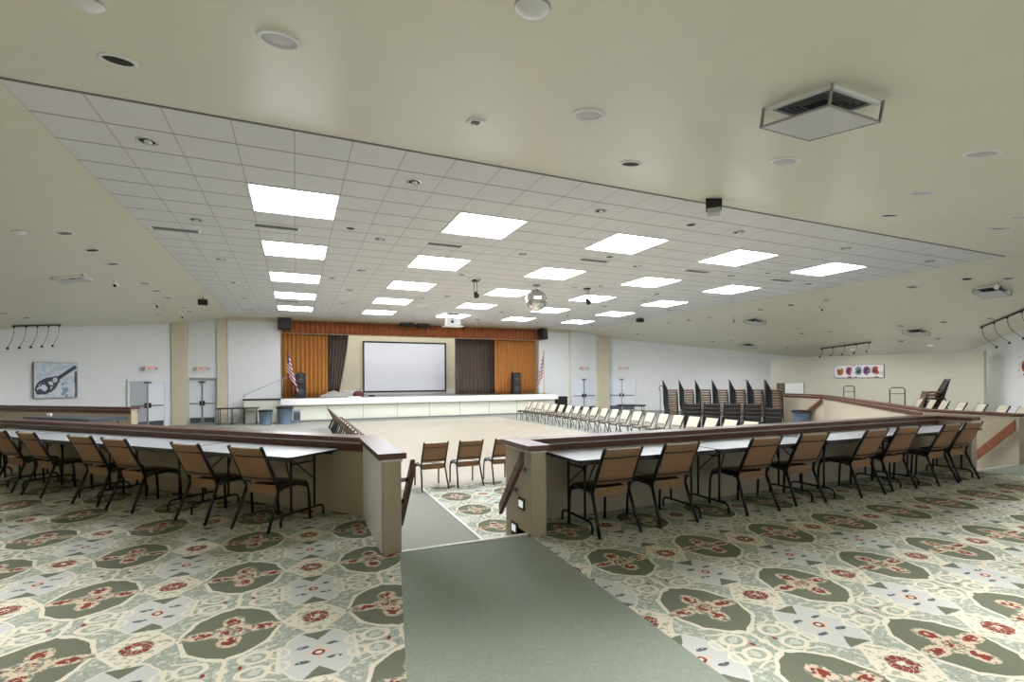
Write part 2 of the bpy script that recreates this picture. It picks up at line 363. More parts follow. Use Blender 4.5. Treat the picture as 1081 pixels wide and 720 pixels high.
# stage
ST = .70
st = empty('stage', (7, 26.8, DROP), 0, 'white fronted raised stage along the back of the hall', 'stage')
def part(b, name, m, p, **k):
    o = b.build(name, m, p, **k); o.location = -Vector(p.location); return o
b = MB(); b.box(-.6, 14.62, 26.8, 28.28, ST-.02, ST); b.box(-.70, 14.13, 28.28, 32.5, ST-.02, ST); b.box(-2.35, -.6, 27.5, 28.28, ST-.02, ST); part(b, 'stage_deck', 'stagefloor', st)
b = MB(); b.box(-.62, 14.64, 26.72, 26.82, ST-.31, ST+.005); b.box(-.68, -.6, 26.72, 28.28, ST-.31, ST+.005); part(b, 'fascia', 'stagewhite', st)
b = MB(); b.box(-.5, 14.5, 26.90, 27.0, DROP+.06, ST-.31); part(b, 'front_panel', 'stagepanel', st)
b = MB()
for k in range(9): b.box(-.3+1.75*k, -.285+1.75*k, 26.885, 26.90, DROP+.08, ST-.31)
b.box(-.5, 14.5, 26.87, 26.9, DROP, DROP+.1); part(b, 'panel_joint', 'louvre', st)
b = MB(); b.box(-2.35, -.68, 27.55, 27.6, DROP, ST-.02); part(b, 'side_panel', 'stagepanel', st)
b = MB(); b.box(-2.40, -.6, 27.5, 27.6, ST-.06, ST+.01); part(b, 'dark_edge', 'darkedge', st)

# half walls with caps
def offset_poly(pts, d):
    out = []
    n = len(pts)
    for i in range(n):
        p = Vector(pts[i])
        dirs = []
        if i > 0: dirs.append((p-Vector(pts[i-1])).normalized())
        if i < n-1: dirs.append((Vector(pts[i+1])-p).normalized())
        ns = [Vector((-v.y, v.x)) for v in dirs]; a = sum(ns, Vector((0, 0)))/len(ns); a = a/(a.dot(ns[0]))
        out.append(p+a*d)
    return [tuple(v) for v in out]
def ribbon(b, pts, d0, d1, z0, z1, mi=0, e=0):
    pts = [Vector(p) for p in pts]
    if e:
        pts[0] = pts[0]-(pts[1]-pts[0]).normalized()*e; pts[-1] = pts[-1]+(pts[-1]-pts[-2]).normalized()*e
    A = offset_poly(pts, d0); B = offset_poly(pts, d1)
    for i in range(len(pts)-1):
        b.prism([A[i], A[i+1], B[i+1], B[i]], z0, z1, mi)
def half_wall(name, k, pts, zb, m='tan', h=.86, th=.16, inner='tan'):
    b = MB(); ribbon(b, pts, 0, th, zb, h); struct(b.build(name, m))
    c = MB(); ribbon(c, pts, -.045, th+.045, h, .915, 0, .03); ribbon(c, pts, -.012, th+.012, h-.022, h, 1, .012)
    run = max(((Vector(pts[i+1])-Vector(pts[i])).length, i) for i in range(len(pts)-1))[1]
    for i in range(len(pts)-1):
        if (Vector(pts[i+1])-Vector(pts[i])).length > 2: ribbon(c, pts[i:i+2], -.028, 0, h-.11, h-.022, 0, 0.0); ribbon(c, pts[i:i+2], th, th+.028, h-.11, h-.022, 0, 0.0)
    struct(c.build('trim_%d' % k, ['capwood', 'nosing'], bevel=.006))
DL = Vector((-.69, .724)); NLv = Vector((.724, .69)); OL = Vector((.72, 6.05))
pL = OL+DL*9.6
# left: run along the aisle then on the diagonal (offset side = dance floor)
half_wall('wall_low_left', 1, [tuple(pL), tuple(OL), (.72, 4.62)], DROP, th=.165)
half_wall('wall_low_right', 2, [(2.335, 4.53), (2.335, 5.03), (10.25, 5.03), (10.25, 4.55)], DROP, th=.165)
half_wall('wall_low_far_right', 3, [(12.12, 4.6), (12.25, 6.1), (19.3, 13.1), (20.0, 15.45), (23.7, 19.05)], DROP, th=.16)
half_wall('wall_low_far_left', 4, [(-11.0, 22.0), (-7.8, 19.2), (-3.95, 15.9)], DROP, th=.16)

b = MB(); b.box(.705, .72, 4.66, 5.98, .0, .84); struct(b.build('trim_5', 'white'))
# partition on the right raised level
b = MB(); b.box(25.0, 25.16, 10.68, 20.35, 0, 2.64); struct(b.build('wall_partition', 'beige'))
# baseboards
slab('baseboard_near_side', (13.4, -2.05), (27.85, 12.4), 0, .12, -.03, 'white')
b = MB(); b.box(-3.1, -2.4, WY-.02, WY, DROP, DROP+.12); struct(b.build('baseboard_stage_left', 'stagewhite'))

# ------------------------------------------------------------------ handrails at the openings
def rail(name, x, y0, z0, y1, z1, side, label, h=.13, wood='railwood'):
    r = empty(name, (x, (y0+y1)/2, (z0+z1)/2), 0, label, 'handrail')
    b = MB(); t = .045
    vs = [(xx, yy, zz) for xx in (x-t/2, x+t/2) for (yy, zz) in ((y0, z0-h), (y0, z0), (y1, z1), (y1, z1-h))]
    b.add(vs, [(0, 1, 2, 3), (7, 6, 5, 4), (0, 4, 5, 1), (1, 5, 6, 2), (2, 6, 7, 3), (3, 7, 4, 0)])
    part(b, 'board', wood, r, bevel=.006)
    for f in (.22, .62):
        yy = y0+(y1-y0)*f; zz = z0+(z1-z0)*f-h*.5
        k = MB(); k.tube([(x-side*t/2, yy, zz), (x-side*(t/2+.008), yy, zz)], .010, 8); part(k, 'bolt', 'black', r)
        k = MB(); k.tube([(x+side*t/2, yy, zz), (x+side*.10, yy, zz)], .022, 8); part(k, 'bracket', 'steel', r)
    return r
rail('handrail', 2.075, 4.54, .86, 5.12, .22, 1, 'short dark wooden handrail board bolted to the right wall of the near opening')
rail('handrail', .975, 4.54, .86, 5.12, .22, -1, 'short dark wooden handrail board on the left wall end of the near opening')
rail('handrail', 11.85, 4.62, .82, 5.25, .12, 1, 'reddish wooden handrail board on the far post at the right edge', .20, 'redwood')
r = empty('handrail', (19.2, 13.6, .4), 0, 'small wooden handrail board beyond the blue bin at the far half wall corner', 'handrail')
b = MB(); b.add([(19.06, 13.25, .62), (19.06, 13.25, .76), (19.26, 14.05, .22), (19.26, 14.05, .08), (19.11, 13.25, .62), (19.11, 13.25, .76), (19.31, 14.05, .22), (19.31, 14.05, .08)],
  [(0, 1, 2, 3), (7, 6, 5, 4), (0, 4, 5, 1), (1, 5, 6, 2), (2, 6, 7, 3), (3, 7, 4, 0)]); part(b, 'board', 'railwood', r)
# step lights set in the side wall of the near opening
for (y, z, lb) in ((4.76, .28, 'upper square step light in the side wall under the handrail'), (4.95, -.02, 'lower square step light in the side wall near the steps')):
    e = empty('step_light', (2.168, y, z), 0, lb, 'step light')
    b = MB(); b.box(-.012, 0, -.075, .075, -.06, .06); b.build('frame', 'black', e)
    b = MB(); b.box(-.018, -.010, -.045, .045, -.035, .035); b.build('lens', 'lamp', e)

# ------------------------------------------------------------------ chairs
def chair_parts(root):
    W = .228
    def side(sx):
        # rear leg and back upright in one bent tube
        b = MB(); b.tube([(sx*(W+.03), -.36, 0), (sx*(W+.012), -.27, .22), (sx*(W+.004), -.19, .42)], .0165, 8); b.build('leg', 'black', root)
        b = MB(); b.tube([(sx*(W+.01), .25, 0), (sx*(W+.008), .235, .30), (sx*(W+.004), .215, .40), (sx*W, .16, .437)], .0155, 8); b.build('leg', 'black', root)
    for sx in (-1, 1): side(sx)
    b = MB()
    for sx in (-1, 1):
        b.tube([(sx*W, -.185, .41), (sx*W, -.222, .50), (sx*W, -.297, .66), (sx*W, -.395, .86), (sx*W, -.415, .90)], .0185, 8)
    b.tube([(-W, -.262, .575), (W, -.262, .575)], .008, 6)
    b.build('back_frame', 'black', root)
    b = MB()
    for sx in (-1, 1): b.tube([(sx*W, -.20, .425), (sx*W, .0, .432), (sx*W, .17, .438)], .015, 8)
    b.tube([(-W, -.14, .405), (W, -.14, .405)], .009, 6); b.tube([(-W, .12, .415), (W, .12, .415)], .009, 6)
    b.build('seat_frame', 'black', root)
    # upholstered back: rear face tan, front lighter
    b = MB(); n = 9; prof = [(-.235, .515), (-.280, .62), (-.332, .73), (-.386, .84), (-.409, .888)]
    def bulge(i): return math.sin(PI*i/(n-1))*.018
    for mi, off in ((0, -.012), (1, .012)):
        g = [[(-W+.012+(2*W-.024)*i/(n-1), y-bulge(i)+off, z+off*.25) for i in range(n)] for (y, z) in prof]
        if mi == 0: b.sheet(g, 0)
        else: b.sheet([r_[::-1] for r_ in g], 1)
    k = len(prof); N0 = 0; N1 = k*n
    for i in range(n-1):
        for r_ in (0, k-1):
            a, c = r_*n+i, r_*n+i+1; a2, c2 = N1+r_*n+(n-1-i), N1+r_*n+(n-2-i)
            b.f.append((a, c, c2, a2) if r_ else (a, a2, c2, c)); b.m.append(1 if r_ else 0); b.sm.append(False)
    back = b.build('backrest', ['chairback', 'chairfront'], root)
    for z, y in ((.795, -.364), (.548, -.250)):
        b = MB(); b.tube([(-W+.01+(2*W-.02)*i/8, y-.0145-math.sin(PI*i/8)*.018, z) for i in range(9)], .0075, 5)
        b.build('piping', 'black', back)
    # lower skirt of the back and the seat pad
    b = MB(); g0 = [[(-W+.012+(2*W-.024)*i/8, y-math.sin(PI*i/8)*.010, z) for i in range(9)] for (y, z) in ((-.185, .365), (-.195, .41), (-.205, .468))]
    b.sheet(g0, 0); b.sheet([[(x, y+.012, z) for (x, y, z) in r_][::-1] for r_ in g0], 0)
    b.build('back_skirt', 'chairback', root)
    b = MB(); prof = [(-.19, .437), (-.15, .452), (0, .458), (.13, .462), (.20, .450), (.232, .425), (.235, .405)]
    g = [[(-W+.008+(2*W-.016)*i/8, y, z+math.sin(PI*i/8)*.008) for i in range(9)] for (y, z) in prof]
    b.sheet([r_ for r_ in g], 0); g2 = [[(x, y-.01, z-.035) for (x, y, z) in r_][::-1] for r_ in g]; b.sheet(g2, 0)
    for c0 in (0, 8):
        for i in range(len(prof)-1):
            a, c = i*9+c0, (i+1)*9+c0; o = len(prof)*9; a2, c2 = o+i*9+(8-c0), o+(i+1)*9+(8-c0)
            b.f.append((a, c, c2, a2)); b.m.append(0); b.sm.append(False)
    b.build('seat', 'chairseat', root)
CH = None
def chair(x, y, z, rz, label, group):
    global CH
    if CH is None:
        CH = empty('dining_chair', (x, y, z), rz, label, 'chair', group); chair_parts(CH); return CH
    return copy_tree(CH, (x, y, z), rz, label, group)
# eight chairs along the right tables, backs to the camera
for i, (x, dr) in enumerate(((2.99, .03), (3.79, 0), (5.02, -.02), (5.91, -.05), (7.05, .02), (7.84, -.04), (8.81, .02), (9.47, 0))):
    chair(x, 4.56+(.02 if i % 2 else -.02), .0, dr, 'tan chair pushed to the right-hand tables, %s from the central opening' % ORD[i], 'chairs along the right tables')
# left tables, on the diagonal
angL = math.atan2(NLv.y, NLv.x)-PI/2
for i, s_ in enumerate((.72, 1.60, 2.90, 3.68, 4.92, 5.72, 6.9)):
    p = OL+DL*s_-NLv*(.59+(.03 if i in (1, 2) else 0))
    chair(p.x, p.y, 0, angL+(.03, -.02, .0, .03, -.03, .02, 0)[i], 'tan chair pushed to the left-hand tables, %s from the central opening' % ORD[i], 'chairs along the left tables')
# lower level: three chairs facing the stage
for i, x in enumerate((2.36, 3.06, 3.78)):
    chair(x, 9.42, DROP+.008, (.03, .0, .01)[i], 'tan chair on the lower level seen through the opening, %s from the left' % ORD[i], 'three chairs through the opening')
# the long row on the right facing across the dance floor
for i in range(21):
    y = 23.5-.69*i
    chair(10.9-.1, y, DROP+.001, PI/2+rnd.uniform(-.04, .04), 'chair in the long right-hand row on the dance floor, %s from the stage' % ORD[i], 'row of chairs on the right of the dance floor')
for i in range(19):
    y = 22.9-.66*i
    chair(1.55+.1, y, DROP+.001, -PI/2+rnd.uniform(-.04, .04), 'chair in the left-hand row on the dance floor, %s from the stage' % ORD[i], 'row of chairs on the left of the dance floor')
# ------------------------------------------------------------------ folding tables
def table_parts(root, L=1.83, Wd=.74, H=.775, top='laminate', edge='darkedge'):
    b = MB(); rad = .06; pts = []
    for (cx, cy, a0) in ((L/2-rad, Wd/2-rad, 0), (-L/2+rad, Wd/2-rad, 90), (-L/2+rad, -Wd/2+rad, 180), (L/2-rad, -Wd/2+rad, 270)):
        for k in range(5): a = math.radians(a0+k*22.5); pts.append((cx+rad*math.cos(a), cy+rad*math.sin(a)))
    b.prism(pts, H-.028, H, 1, mtop=0); b.build('tabletop', [top, edge], root)
    b = MB(); b.box(-L/2+.06, L/2-.06, -Wd/2+.05, -Wd/2+.08, H-.06, H-.028); b.box(-L/2+.06, L/2-.06, Wd/2-.08, Wd/2-.05, H-.06, H-.028); b.build('apron', 'darkedge', root)
    for sx in (-1, 1):
        x = sx*(L/2-.20); b = MB(); r = .013
        for y in (-.17, .17): b.tube([(x, y, .12), (x, y, H-.04)], r, 8)
        b.tube([(x, -.31, 0), (x, -.31, .07), (x, -.295, .10), (x, -.26, .12), (x, .26, .12), (x, .295, .10), (x, .31, .07), (x, .31, 0)], r, 8)
        b.tube([(x, -.17, H-.12), (x, .17, H-.12)], r*.8, 6)
        lg = b.build('leg_frame', 'black', root)
        b = MB(); b.tube([(x, -.17, .44), (x-sx*.26, -.02, H-.05)], .008, 6); b.tube([(x, .17, .44), (x-sx*.26, .02, H-.05)], .008, 6); b.build('brace', 'black', lg)
T0 = None
def table(x, y, z, rz, label, group):
    global T0
    if T0 is None:
        T0 = empty('folding_table', (x, y, z), rz, label, 'table', group); table_parts(T0); return T0
    return copy_tree(T0, (x, y, z), rz, label, group)
for i in range(4):
    table(2.55+.92+1.86*i, 4.635, .0, 0, 'grey-topped folding table on black legs against the right half wall, %s from the opening' % ORD[i], 'folding tables on the right')
for i in range(4):
    p = OL+DL*(.30+.92+1.86*i)-NLv*.42
    table(p.x, p.y, 0, angL, 'grey-topped folding table on black legs against the left half wall, %s from the opening' % ORD[i], 'folding tables on the left')

# ------------------------------------------------------------------ ceiling light panels (5 x 5, each two tiles square)
P0 = None
ROWN = ['nearest', 'second', 'third', 'fourth', 'farthest']; COLN = ['leftmost', 'second', 'middle', 'fourth', 'rightmost']
for c in range(5):
    for r_ in range(5):
        x = GX0+TX*(4+5*c); y = GY0+TY*(4+5*r_)
        lb = 'glowing square ceiling light panel, %s column from the left, %s row' % (COLN[c], ROWN[r_])
        if P0 is None:
            P0 = empty('ceiling_light', (x, y, CEIL), 0, lb, 'ceiling light', 'light panels in the tiled ceiling')
            a, d = TX, TY
            b = MB()
            for (x0, x1, y0, y1) in ((-a, a, -d, -d+.03), (-a, a, d-.03, d), (-a, -a+.03, -d+.03, d-.03), (a-.03, a, -d+.03, d-.03)): b.box(x0, x1, y0, y1, -.016, .01)
            b.build('frame', 'whitepl', P0)
            b = MB(); b.box(-a+.03, a-.03, -d+.03, d-.03, -.008, .004); b.build('diffuser', 'diffuser', P0)
        else: copy_tree(P0, (x, y, CEIL), 0, lb)
# ------------------------------------------------------------------ small ceiling fixtures
def on_ceiling(o, x, y, dz=0): o.location = (x, y, ceil_z(x, y)+dz); o.rotation_euler = slope_rot(x, y)
protos = {}
def fixture(kind, x, y, label, make, name, cat, group):
    if kind not in protos:
        e = empty(name, (0, 0, 0), 0, label, cat, group); make(e); protos[kind] = e
    else: e = copy_tree(protos[kind], (0, 0, 0), 0, label, group)
    sc_ = {'defl': .75, 'dome': .60, 'slot': 1.35}.get(kind, 1.0); e.scale = (sc_, sc_, sc_)
    on_ceiling(e, x, y); return e
def mk_down(lens, R_=.15):
    def f(e):
        b = MB(); b.lathe([(R_, .0), (R_, -.012), (R_*.82, -.018), (R_*.78, -.004), (R_*.78, .0)], 28); b.build('trim_ring', 'whitepl', e)
        b = MB(); b.lathe([(R_*.78, -.006), (R_*.4, -.010), (.001, -.011)], 28); b.build('lens', lens, e)
    return f
for i, (x, y) in enumerate([(-.11, 4.36), (2.76, 4.36), (5.59, 4.33), (8.41, 4.30), (11.23, 4.30), (6.89, 2.95)]):
    fixture('white_down', x, y, 'white-rimmed recessed ceiling light in the near cream ceiling, %s from left' % ORD[i] if i < 5 else 'white-rimmed recessed light nearest the wire-framed air diffuser', mk_down('greylens', .165), 'recessed_light', 'recessed light', 'white recessed lights near')
bl = [(-1.48, 5.62), (4.21, 5.60), (9.85, 5.55)]
for i, (x, y) in enumerate(bl):
    fixture('black_down', x, y, 'black recessed downlight above the tiled ceiling edge, %s' % ('leftmost', 'middle one', 'rightmost')[i], mk_down('darkhole', .15), 'recessed_light', 'recessed light', 'black recessed downlights near')
for i, (x, y) in enumerate([(-4.16, 13.95), (-4.13, 19.45), (-4.10, 24.7), (-8.3, 21.8)]):
    fixture('black_down', x, y, 'black recessed downlight on the left cream slope, %s' % ('nearest', 'second away', 'third away', 'above the track lights')[i], mk_down('darkhole'), 'recessed_light', 'recessed light', 'black downlights left slope')
for i, (x, y) in enumerate([(18.5, 8.3), (18.42, 14.04), (18.35, 19.7), (19.4, 25.2), (22.85, 10.98), (22.6, 16.66), (22.5, 22.2), (25.27, 13.78), (25.0, 19.3)]):
    fixture('black_down', x, y, 'black recessed downlight on the right cream slope, %s by distance' % ORD[i], mk_down('darkhole'), 'recessed_light', 'recessed light', 'black downlights right slope')
for i, (x, y) in enumerate([(-4.18, 12.55), (-4.18, 15.37), (-4.14, 18.1), (-4.12, 20.9), (-4.08, 23.4), (-8.34, 20.5), (-5.15, 24.6)]):
    fixture('grey_down', x, y, 'grey recessed light on the left cream slope, %s from the camera' % ORD[i], mk_down('louvre'), 'recessed_light', 'recessed light', 'grey recessed lights left slope')
for i, (x, y) in enumerate([(12.3, 5.03), (18.5, 9.76), (18.49, 12.63), (18.43, 15.49), (18.4, 18.35), (18.31, 21.1), (22.9, 9.6), (22.8, 12.45), (22.7, 15.33), (22.58, 20.9), (25.28, 12.35), (18.98, 7.55)]):
    fixture('grey_down', x, y, 'grey recessed light on the right cream slope, %s counting outward' % ORD[i], mk_down('louvre'), 'recessed_light', 'recessed light', 'grey recessed lights right slope')
for i, (x, y) in enumerate([(1.06, 10.92), (1.05, 16.44), (1.04, 22.5), (7.53, 8.0), (7.52, 10.9), (4.54, 19.2), (4.62, 14.44), (9.58, 14.42), (13.14, 10.78), (12.99, 16.44)]):
    fixture('grid_black', x, y, 'small black baffle downlight in the tiled ceiling, %s of the scattered ones' % ORD[i], mk_down('darkhole', .12), 'recessed_light', 'recessed light', 'black downlights in the tiles')
def mk_gimbal(e):
    b = MB(); b.lathe([(.13, 0), (.13, -.008), (.10, -.012), (.095, 0)], 20); b.build('ring', 'chrome', e)
    b = MB(); b.lathe([(.095, -.003), (.001, -.003)], 20); b.build('baffle', 'darkhole', e)
    b = MB(); b.lathe([(.001, -.03), (.045, -.03), (.05, -.004)], 12, c=(.012, 0, 0)); b.build('lamp', 'chrome', e)
for ci, x in enumerate([-1.8, 1.76, 5.32, 8.88, 12.45, 16.0]):
    for ri, y in enumerate([8.0, 11.53, 15.02, 18.45, 21.7, 25.05]):
        fixture('gimbal', x, y, 'chrome gimbal spotlight in the tiled ceiling, column %s, row %s' % (ORD[ci], ORD[ri]), mk_gimbal, 'gimbal_spotlight', 'spotlight', 'gimbal spotlights in the tiles')
def mk_slot(e):
    b = MB(); b.box(-.33, .33, -.09, .09, -.01, 0); b.build('frame', 'whitepl', e)
    b = MB(); b.box(-.30, .30, -.065, .065, -.014, -.009); b.build('slot', 'slot', e)
for i, (x, y) in enumerate([(-.35, 11.42), (3.24, 11.42), (7.37, 11.4), (10.94, 11.4), (14.52, 11.4), (-.28, 21.9), (-2.3, 12.4)]):
    fixture('slot', x, y, 'grey slot air vent in the tiled ceiling, %s' % ('under the front left light panel', 'second from left', 'centre', 'fourth from left', 'rightmost', 'farthest by the stage', 'by the left ceiling edge')[i], mk_slot, 'air_vent', 'air vent', 'slot vents in the tiles')
def mk_defl(e):
    h = .42; b = MB(); q = h
    for (x0, x1, y0, y1) in ((-q, q, -q, -q+.05), (-q, q, q-.05, q), (-q, -q+.05, -q, q), (q-.05, q, -q, q)): b.box(x0, x1, y0, y1, -.036, 0)
    b.build('flange', 'whitepl', e)
    b = MB()
    for k in range(1, 5):
        q = h-(.055*k+.03 if k else 0); t = .014 if k else .05
        for (x0, x1, y0, y1) in ((-q, q, -q, -q+t), (-q, q, q-t, q), (-q, -q+t, -q, q), (q-t, q, -q, q)): b.box(x0, x1, y0, y1, -.035+.004*k, 0)
    b.build('grille', 'louvre', e)
    b = MB(); b.box(-.40, .40, -.40, .40, -.006, -.001); b.build('throat', 'darkhole', e)
    p = MB(); p.box(-.43, .43, -.43, .43, -.232, -.222); pl = p.build('deflector_plate', 'glassy', e)
    b = MB()
    for (x0, x1, y0, y1) in ((-.44, .44, -.45, -.43), (-.44, .44, .43, .45), (-.45, -.43, -.45, .45), (.43, .45, -.45, .45)): b.box(x0, x1, y0, y1, -.238, -.214)
    b.build('rim', 'steel', pl)
    for sx in (-1, 1):
        for sy in (-1, 1):
            b = MB(); b.box(sx*.44-.012, sx*.44+.012, sy*.44-.012, sy*.44+.012, -.24, 0); b.build('bracket', 'steel', e)
for i, (x, y) in enumerate([(4.33, 2.99), (19.78, 8.24), (19.7, 16.86), (23.75, 12.37), (23.8, 20.86)]):
    fixture('defl', x, y, 'square ceiling diffuser with a plate on brackets, %s' % ('large nearest one on near ceiling', 'nearest on the right slope', 'farther on the inner right slope', 'above the partition picture', 'farthest on the right slope')[i], mk_defl, 'air_diffuser', 'air diffuser', 'ceiling diffusers with plates')
def mk_sqv(e):
    b = MB()
    for k in range(4):
        q = .34-.075*k; t = .03
        for (x0, x1, y0, y1) in ((-q, q, -q, -q+t), (-q, q, q-t, q), (-q, -q+t, -q, q), (q-t, q, -q, q)): b.box(x0, x1, y0, y1, -.05+.012*k, 0)
    b.build('grille', 'whitepl', e); b = MB(); b.box(-.3, .3, -.3, .3, -.004, -.001); b.build('throat', 'slot', e)
fixture('sqv', -5.37, 16.6, 'square white louvred vent on the left cream slope', mk_sqv, 'air_vent', 'air vent', None)
def mk_cam(e):
    b = MB(); b.tube([(0, 0, 0), (0, 0, -.10)], .025, 8); b.build('mount', 'whitepl', e)
    b = MB(); b.lathe([(.001, -.20), (.06, -.18), (.08, -.13), (.06, -.09), (.001, -.07)], 14); b.build('housing', 'whitepl', e)
    b = MB(); b.tube([(0, -.05, -.15), (0, -.10, -.18)], .035, 10); b.build('lens', 'blackpl', e)
for i, (x, y) in enumerate([(-4.67, 17.3), (-4.6, 21.6), (-4.45, 25.1), (19.09, 13.27), (19.26, 7.9), (18.99, 17.5)]):
    fixture('cam', x, y, 'small white ceiling camera with black lens on the %s slope, %s' % (('left', 'left', 'left', 'right', 'right', 'right')[i], ('nearest', 'middle', 'farthest', 'middle', 'nearest', 'farthest')[i]), mk_cam, 'ceiling_camera', 'camera', 'white ceiling cameras')
def mk_dome(e):
    b = MB(); b.lathe([(.19, 0), (.19, -.03), (.165, -.035), (.14, -.07), (.07, -.10), (.001, -.108)], 28); b.build('dome', 'whitepl', e)
    b = MB(); b.lathe([(.20, 0), (.20, -.02), (.185, -.022)], 28); b.build('base', 'steel', e)
for i, (x, y) in enumerate([(-1.38, 4.50), (1.43, 2.93), (-4.77, 12.3)]):
    fixture('dome', x, y, 'white dome ceiling fixture, %s' % ('cut by the top edge at upper left', 'cut by the top edge near the centre', 'on the left cream slope at the photo edge')[i], mk_dome, 'ceiling_dome', 'ceiling fixture', 'white ceiling domes')
def mk_sq(e):
    b = MB(); b.box(-.085, .085, -.085, .085, -.02, 0); b.build('plate', 'whitepl', e); b = MB(); b.box(-.04, .04, -.04, .04, -.035, -.02); b.build('sensor', 'slot', e)
fixture('sq', 1.84, 5.22, 'small square white sensor plate on the near cream ceiling', mk_sq, 'ceiling_sensor', 'sensor', None)
# projector box at the edge of the tiles
e = empty('ceiling_spot_box', (6.75, 6.62, ceil_z(6.75, 6.62)), PI/4, 'black and clear box fixture hanging at the near edge of the tiled ceiling', 'ceiling fixture')
b = MB(); b.box(-.13, .13, -.13, .13, -.16, .03); b.build('housing', 'blackpl', e)
b = MB(); b.box(-.11, .11, -.11, .11, -.26, -.16); b.build('cover', 'greylens', e, bevel=.02)
e = empty('speaker_box', (-3.18, 21.7, ceil_z(-3.18, 21.7)), 0, 'small black box speaker under the left edge of the tiled ceiling', 'speaker')
b = MB(); b.box(-.15, .15, -.1, .1, -.28, -.08); b.build('cabinet', 'blackpl', e); b = MB(); b.tube([(0, 0, -.08), (0, 0, 0.02)], .02, 8); b.build('bracket', 'black', e)
e = empty('speaker_box', (16.4, 21.1, CEIL), 0, 'small black box speaker under the right edge of the tiled ceiling', 'speaker')
b = MB(); b.box(-.16, .16, -.12, .12, -.24, -.06); b.build('cabinet', 'blackpl', e); b = MB(); b.tube([(0, 0, -.06), (0, 0, 0)], .02, 8); b.build('bracket', 'black', e)
# mirror ball
m = mat('mirror_facets', (205, 205, 205), 0.12, 1.0); nt = m.node_tree; vo = nt.nodes.new('ShaderNodeTexVoronoi'); vo.inputs['Scale'].default_value = 16
tc = nt.nodes.new('ShaderNodeTexCoord'); nt.links.new(tc.outputs['Object'], vo.inputs['Vector']); cr = nt.nodes.new('ShaderNodeMapRange'); cr.inputs['To Min'].default_value = .35; cr.inputs['To Max'].default_value = .95
nt.links.new(vo.outputs['Color'], cr.inputs['Value']); nt.links.new(cr.outputs[0], nt.nodes['Principled BSDF'].inputs['Base Color'])
e = empty('mirror_ball', (7.48, 15.15, CEIL), 0, 'silver mirror ball hanging above the dance floor', 'mirror ball')
b = MB(); R_ = .37; n = 28; zc = -.52
prof = [(max(.001, R_*math.sin(PI*k/16)), zc+R_*math.cos(PI*k/16)) for k in range(17)]
b.lathe(prof, n, smooth=False); b.build('ball', m, e)
b = MB(); b.lathe([(.13, 0), (.13, -.04), (.03, -.05)], 16); b.tube([(0, 0, -.05), (0, 0, -.16)], .02, 8); b.build('mount', 'steel', e)
# hanging lamps either side of the ball
for (x, y, lb) in ((5.31, 15.16, 'dark pendant spotlight on a short drop left of the mirror ball'), (9.42, 15.04, 'dark pendant spotlight on a short drop right of the mirror ball')):
    e = empty('pendant_spotlight', (x, y, CEIL), 0, lb, 'spotlight', 'pendant spotlights by the mirror ball')
    b = MB(); b.lathe([(.001, 0), (.13, 0), (.13, -.03), (.001, -.03)], 12); b.build('canopy', 'black', e)
    b = MB(); b.tube([(-.05, 0, -.03), (-.05, 0, -.42)], .012, 6); b.tube([(.05, 0, -.03), (.05, 0, -.42)], .012, 6); b.tube([(-.05, 0, -.42), (.05, 0, -.42)], .012, 6); b.build('drop', 'steel', e)
    b = MB(); b.tube([(0, .02, -.40), (0, -.10, -.52)], [.06, .09], 12); b.build('lamp_head', 'blackpl', e)
# projector
e = empty('projector', (6.98, 23.28, CEIL), 0, 'white ceiling projector on a mount in front of the stage', 'projector')
b = MB(); b.box(-.32, .32, -.2, .2, -.03, 0); b.tube([(-.2, 0, -.03), (0, 0, -.12), (.2, 0, -.03)], .015, 6); b.tube([(0, 0, -.1), (0, 0, -.25)], .025, 8); b.build('mount', 'black', e)
b = MB(); b.box(-.32, .32, -.25, .25, -.55, -.25); b.build('body', 'whitepl', e, bevel=.02)
b = MB(); b.box(-.46, .46, -.3, .3, -.62, -.58); b.tube([(-.3, 0, -.58), (-.3, 0, -.54)], .02, 6); b.tube([(.3, 0, -.58), (.3, 0, -.54)], .02, 6); b.build('tray', 'whitepl', e)
b = MB(); b.tube([(-.1, -.25, -.4), (-.1, -.29, -.4)], .07, 12); b.build('lens', 'blackpl', e)
# track lights
def track(name, p, q, n, label, out, drop):
    p = Vector(p); q = Vector(q); mid = (p+q)/2
    e = empty('track_light', (mid.x, mid.y, ceil_z(mid.x, mid.y)), 0, label, 'track light')
    P = [Vector((v.x, v.y, ceil_z(v.x, v.y)-.04)) for v in (p, q)]; o0 = Vector(e.location)
    b = MB(); b.tube([P[0]-o0, P[1]-o0], .03, 6); b.build('track', 'black', e)
    out = Vector((out[0], out[1], 0))
    for k in range(n):
        f = (k+.15)/(n-.7) if n > 1 else .5
        a = P[0].lerp(P[1], min(1, f))-o0
        b = MB(); pts = [a+out*t*drop*.8+Vector((0, 0, -drop*(t**.9)))+out*math.sin(PI*t)*-.18 for t in [i/8 for i in range(9)]]
        b.tube(pts, .008, 5); b.tube([a+Vector((0, 0, .0)), a+Vector((0, 0, -.07))], .03, 6); arm = b.build('arm', 'black', e)
        b = MB(); b.tube([pts[-1]+Vector((0, 0, .02)), pts[-1]+Vector((0, 0, -.06))], [.025, .045], 8); b.build('spot_head', 'blackpl', arm)
track('t', (-9.10, 22.96), (-8.13, 24.02), 5, 'black ceiling track with drooping spot arms above the guitar-like painting', (-.5, .5), .75)
track('t', (25.66, 17.83), (25.0, 14.9), 5, 'black ceiling track with drooping spot arms above the partition picture', (-.6, 0), .42)
track('t', (23.93, 10.33), (22.15, 8.41), 4, 'black ceiling track with curved spot arms at the right photo edge', (.5, -.5), .75)
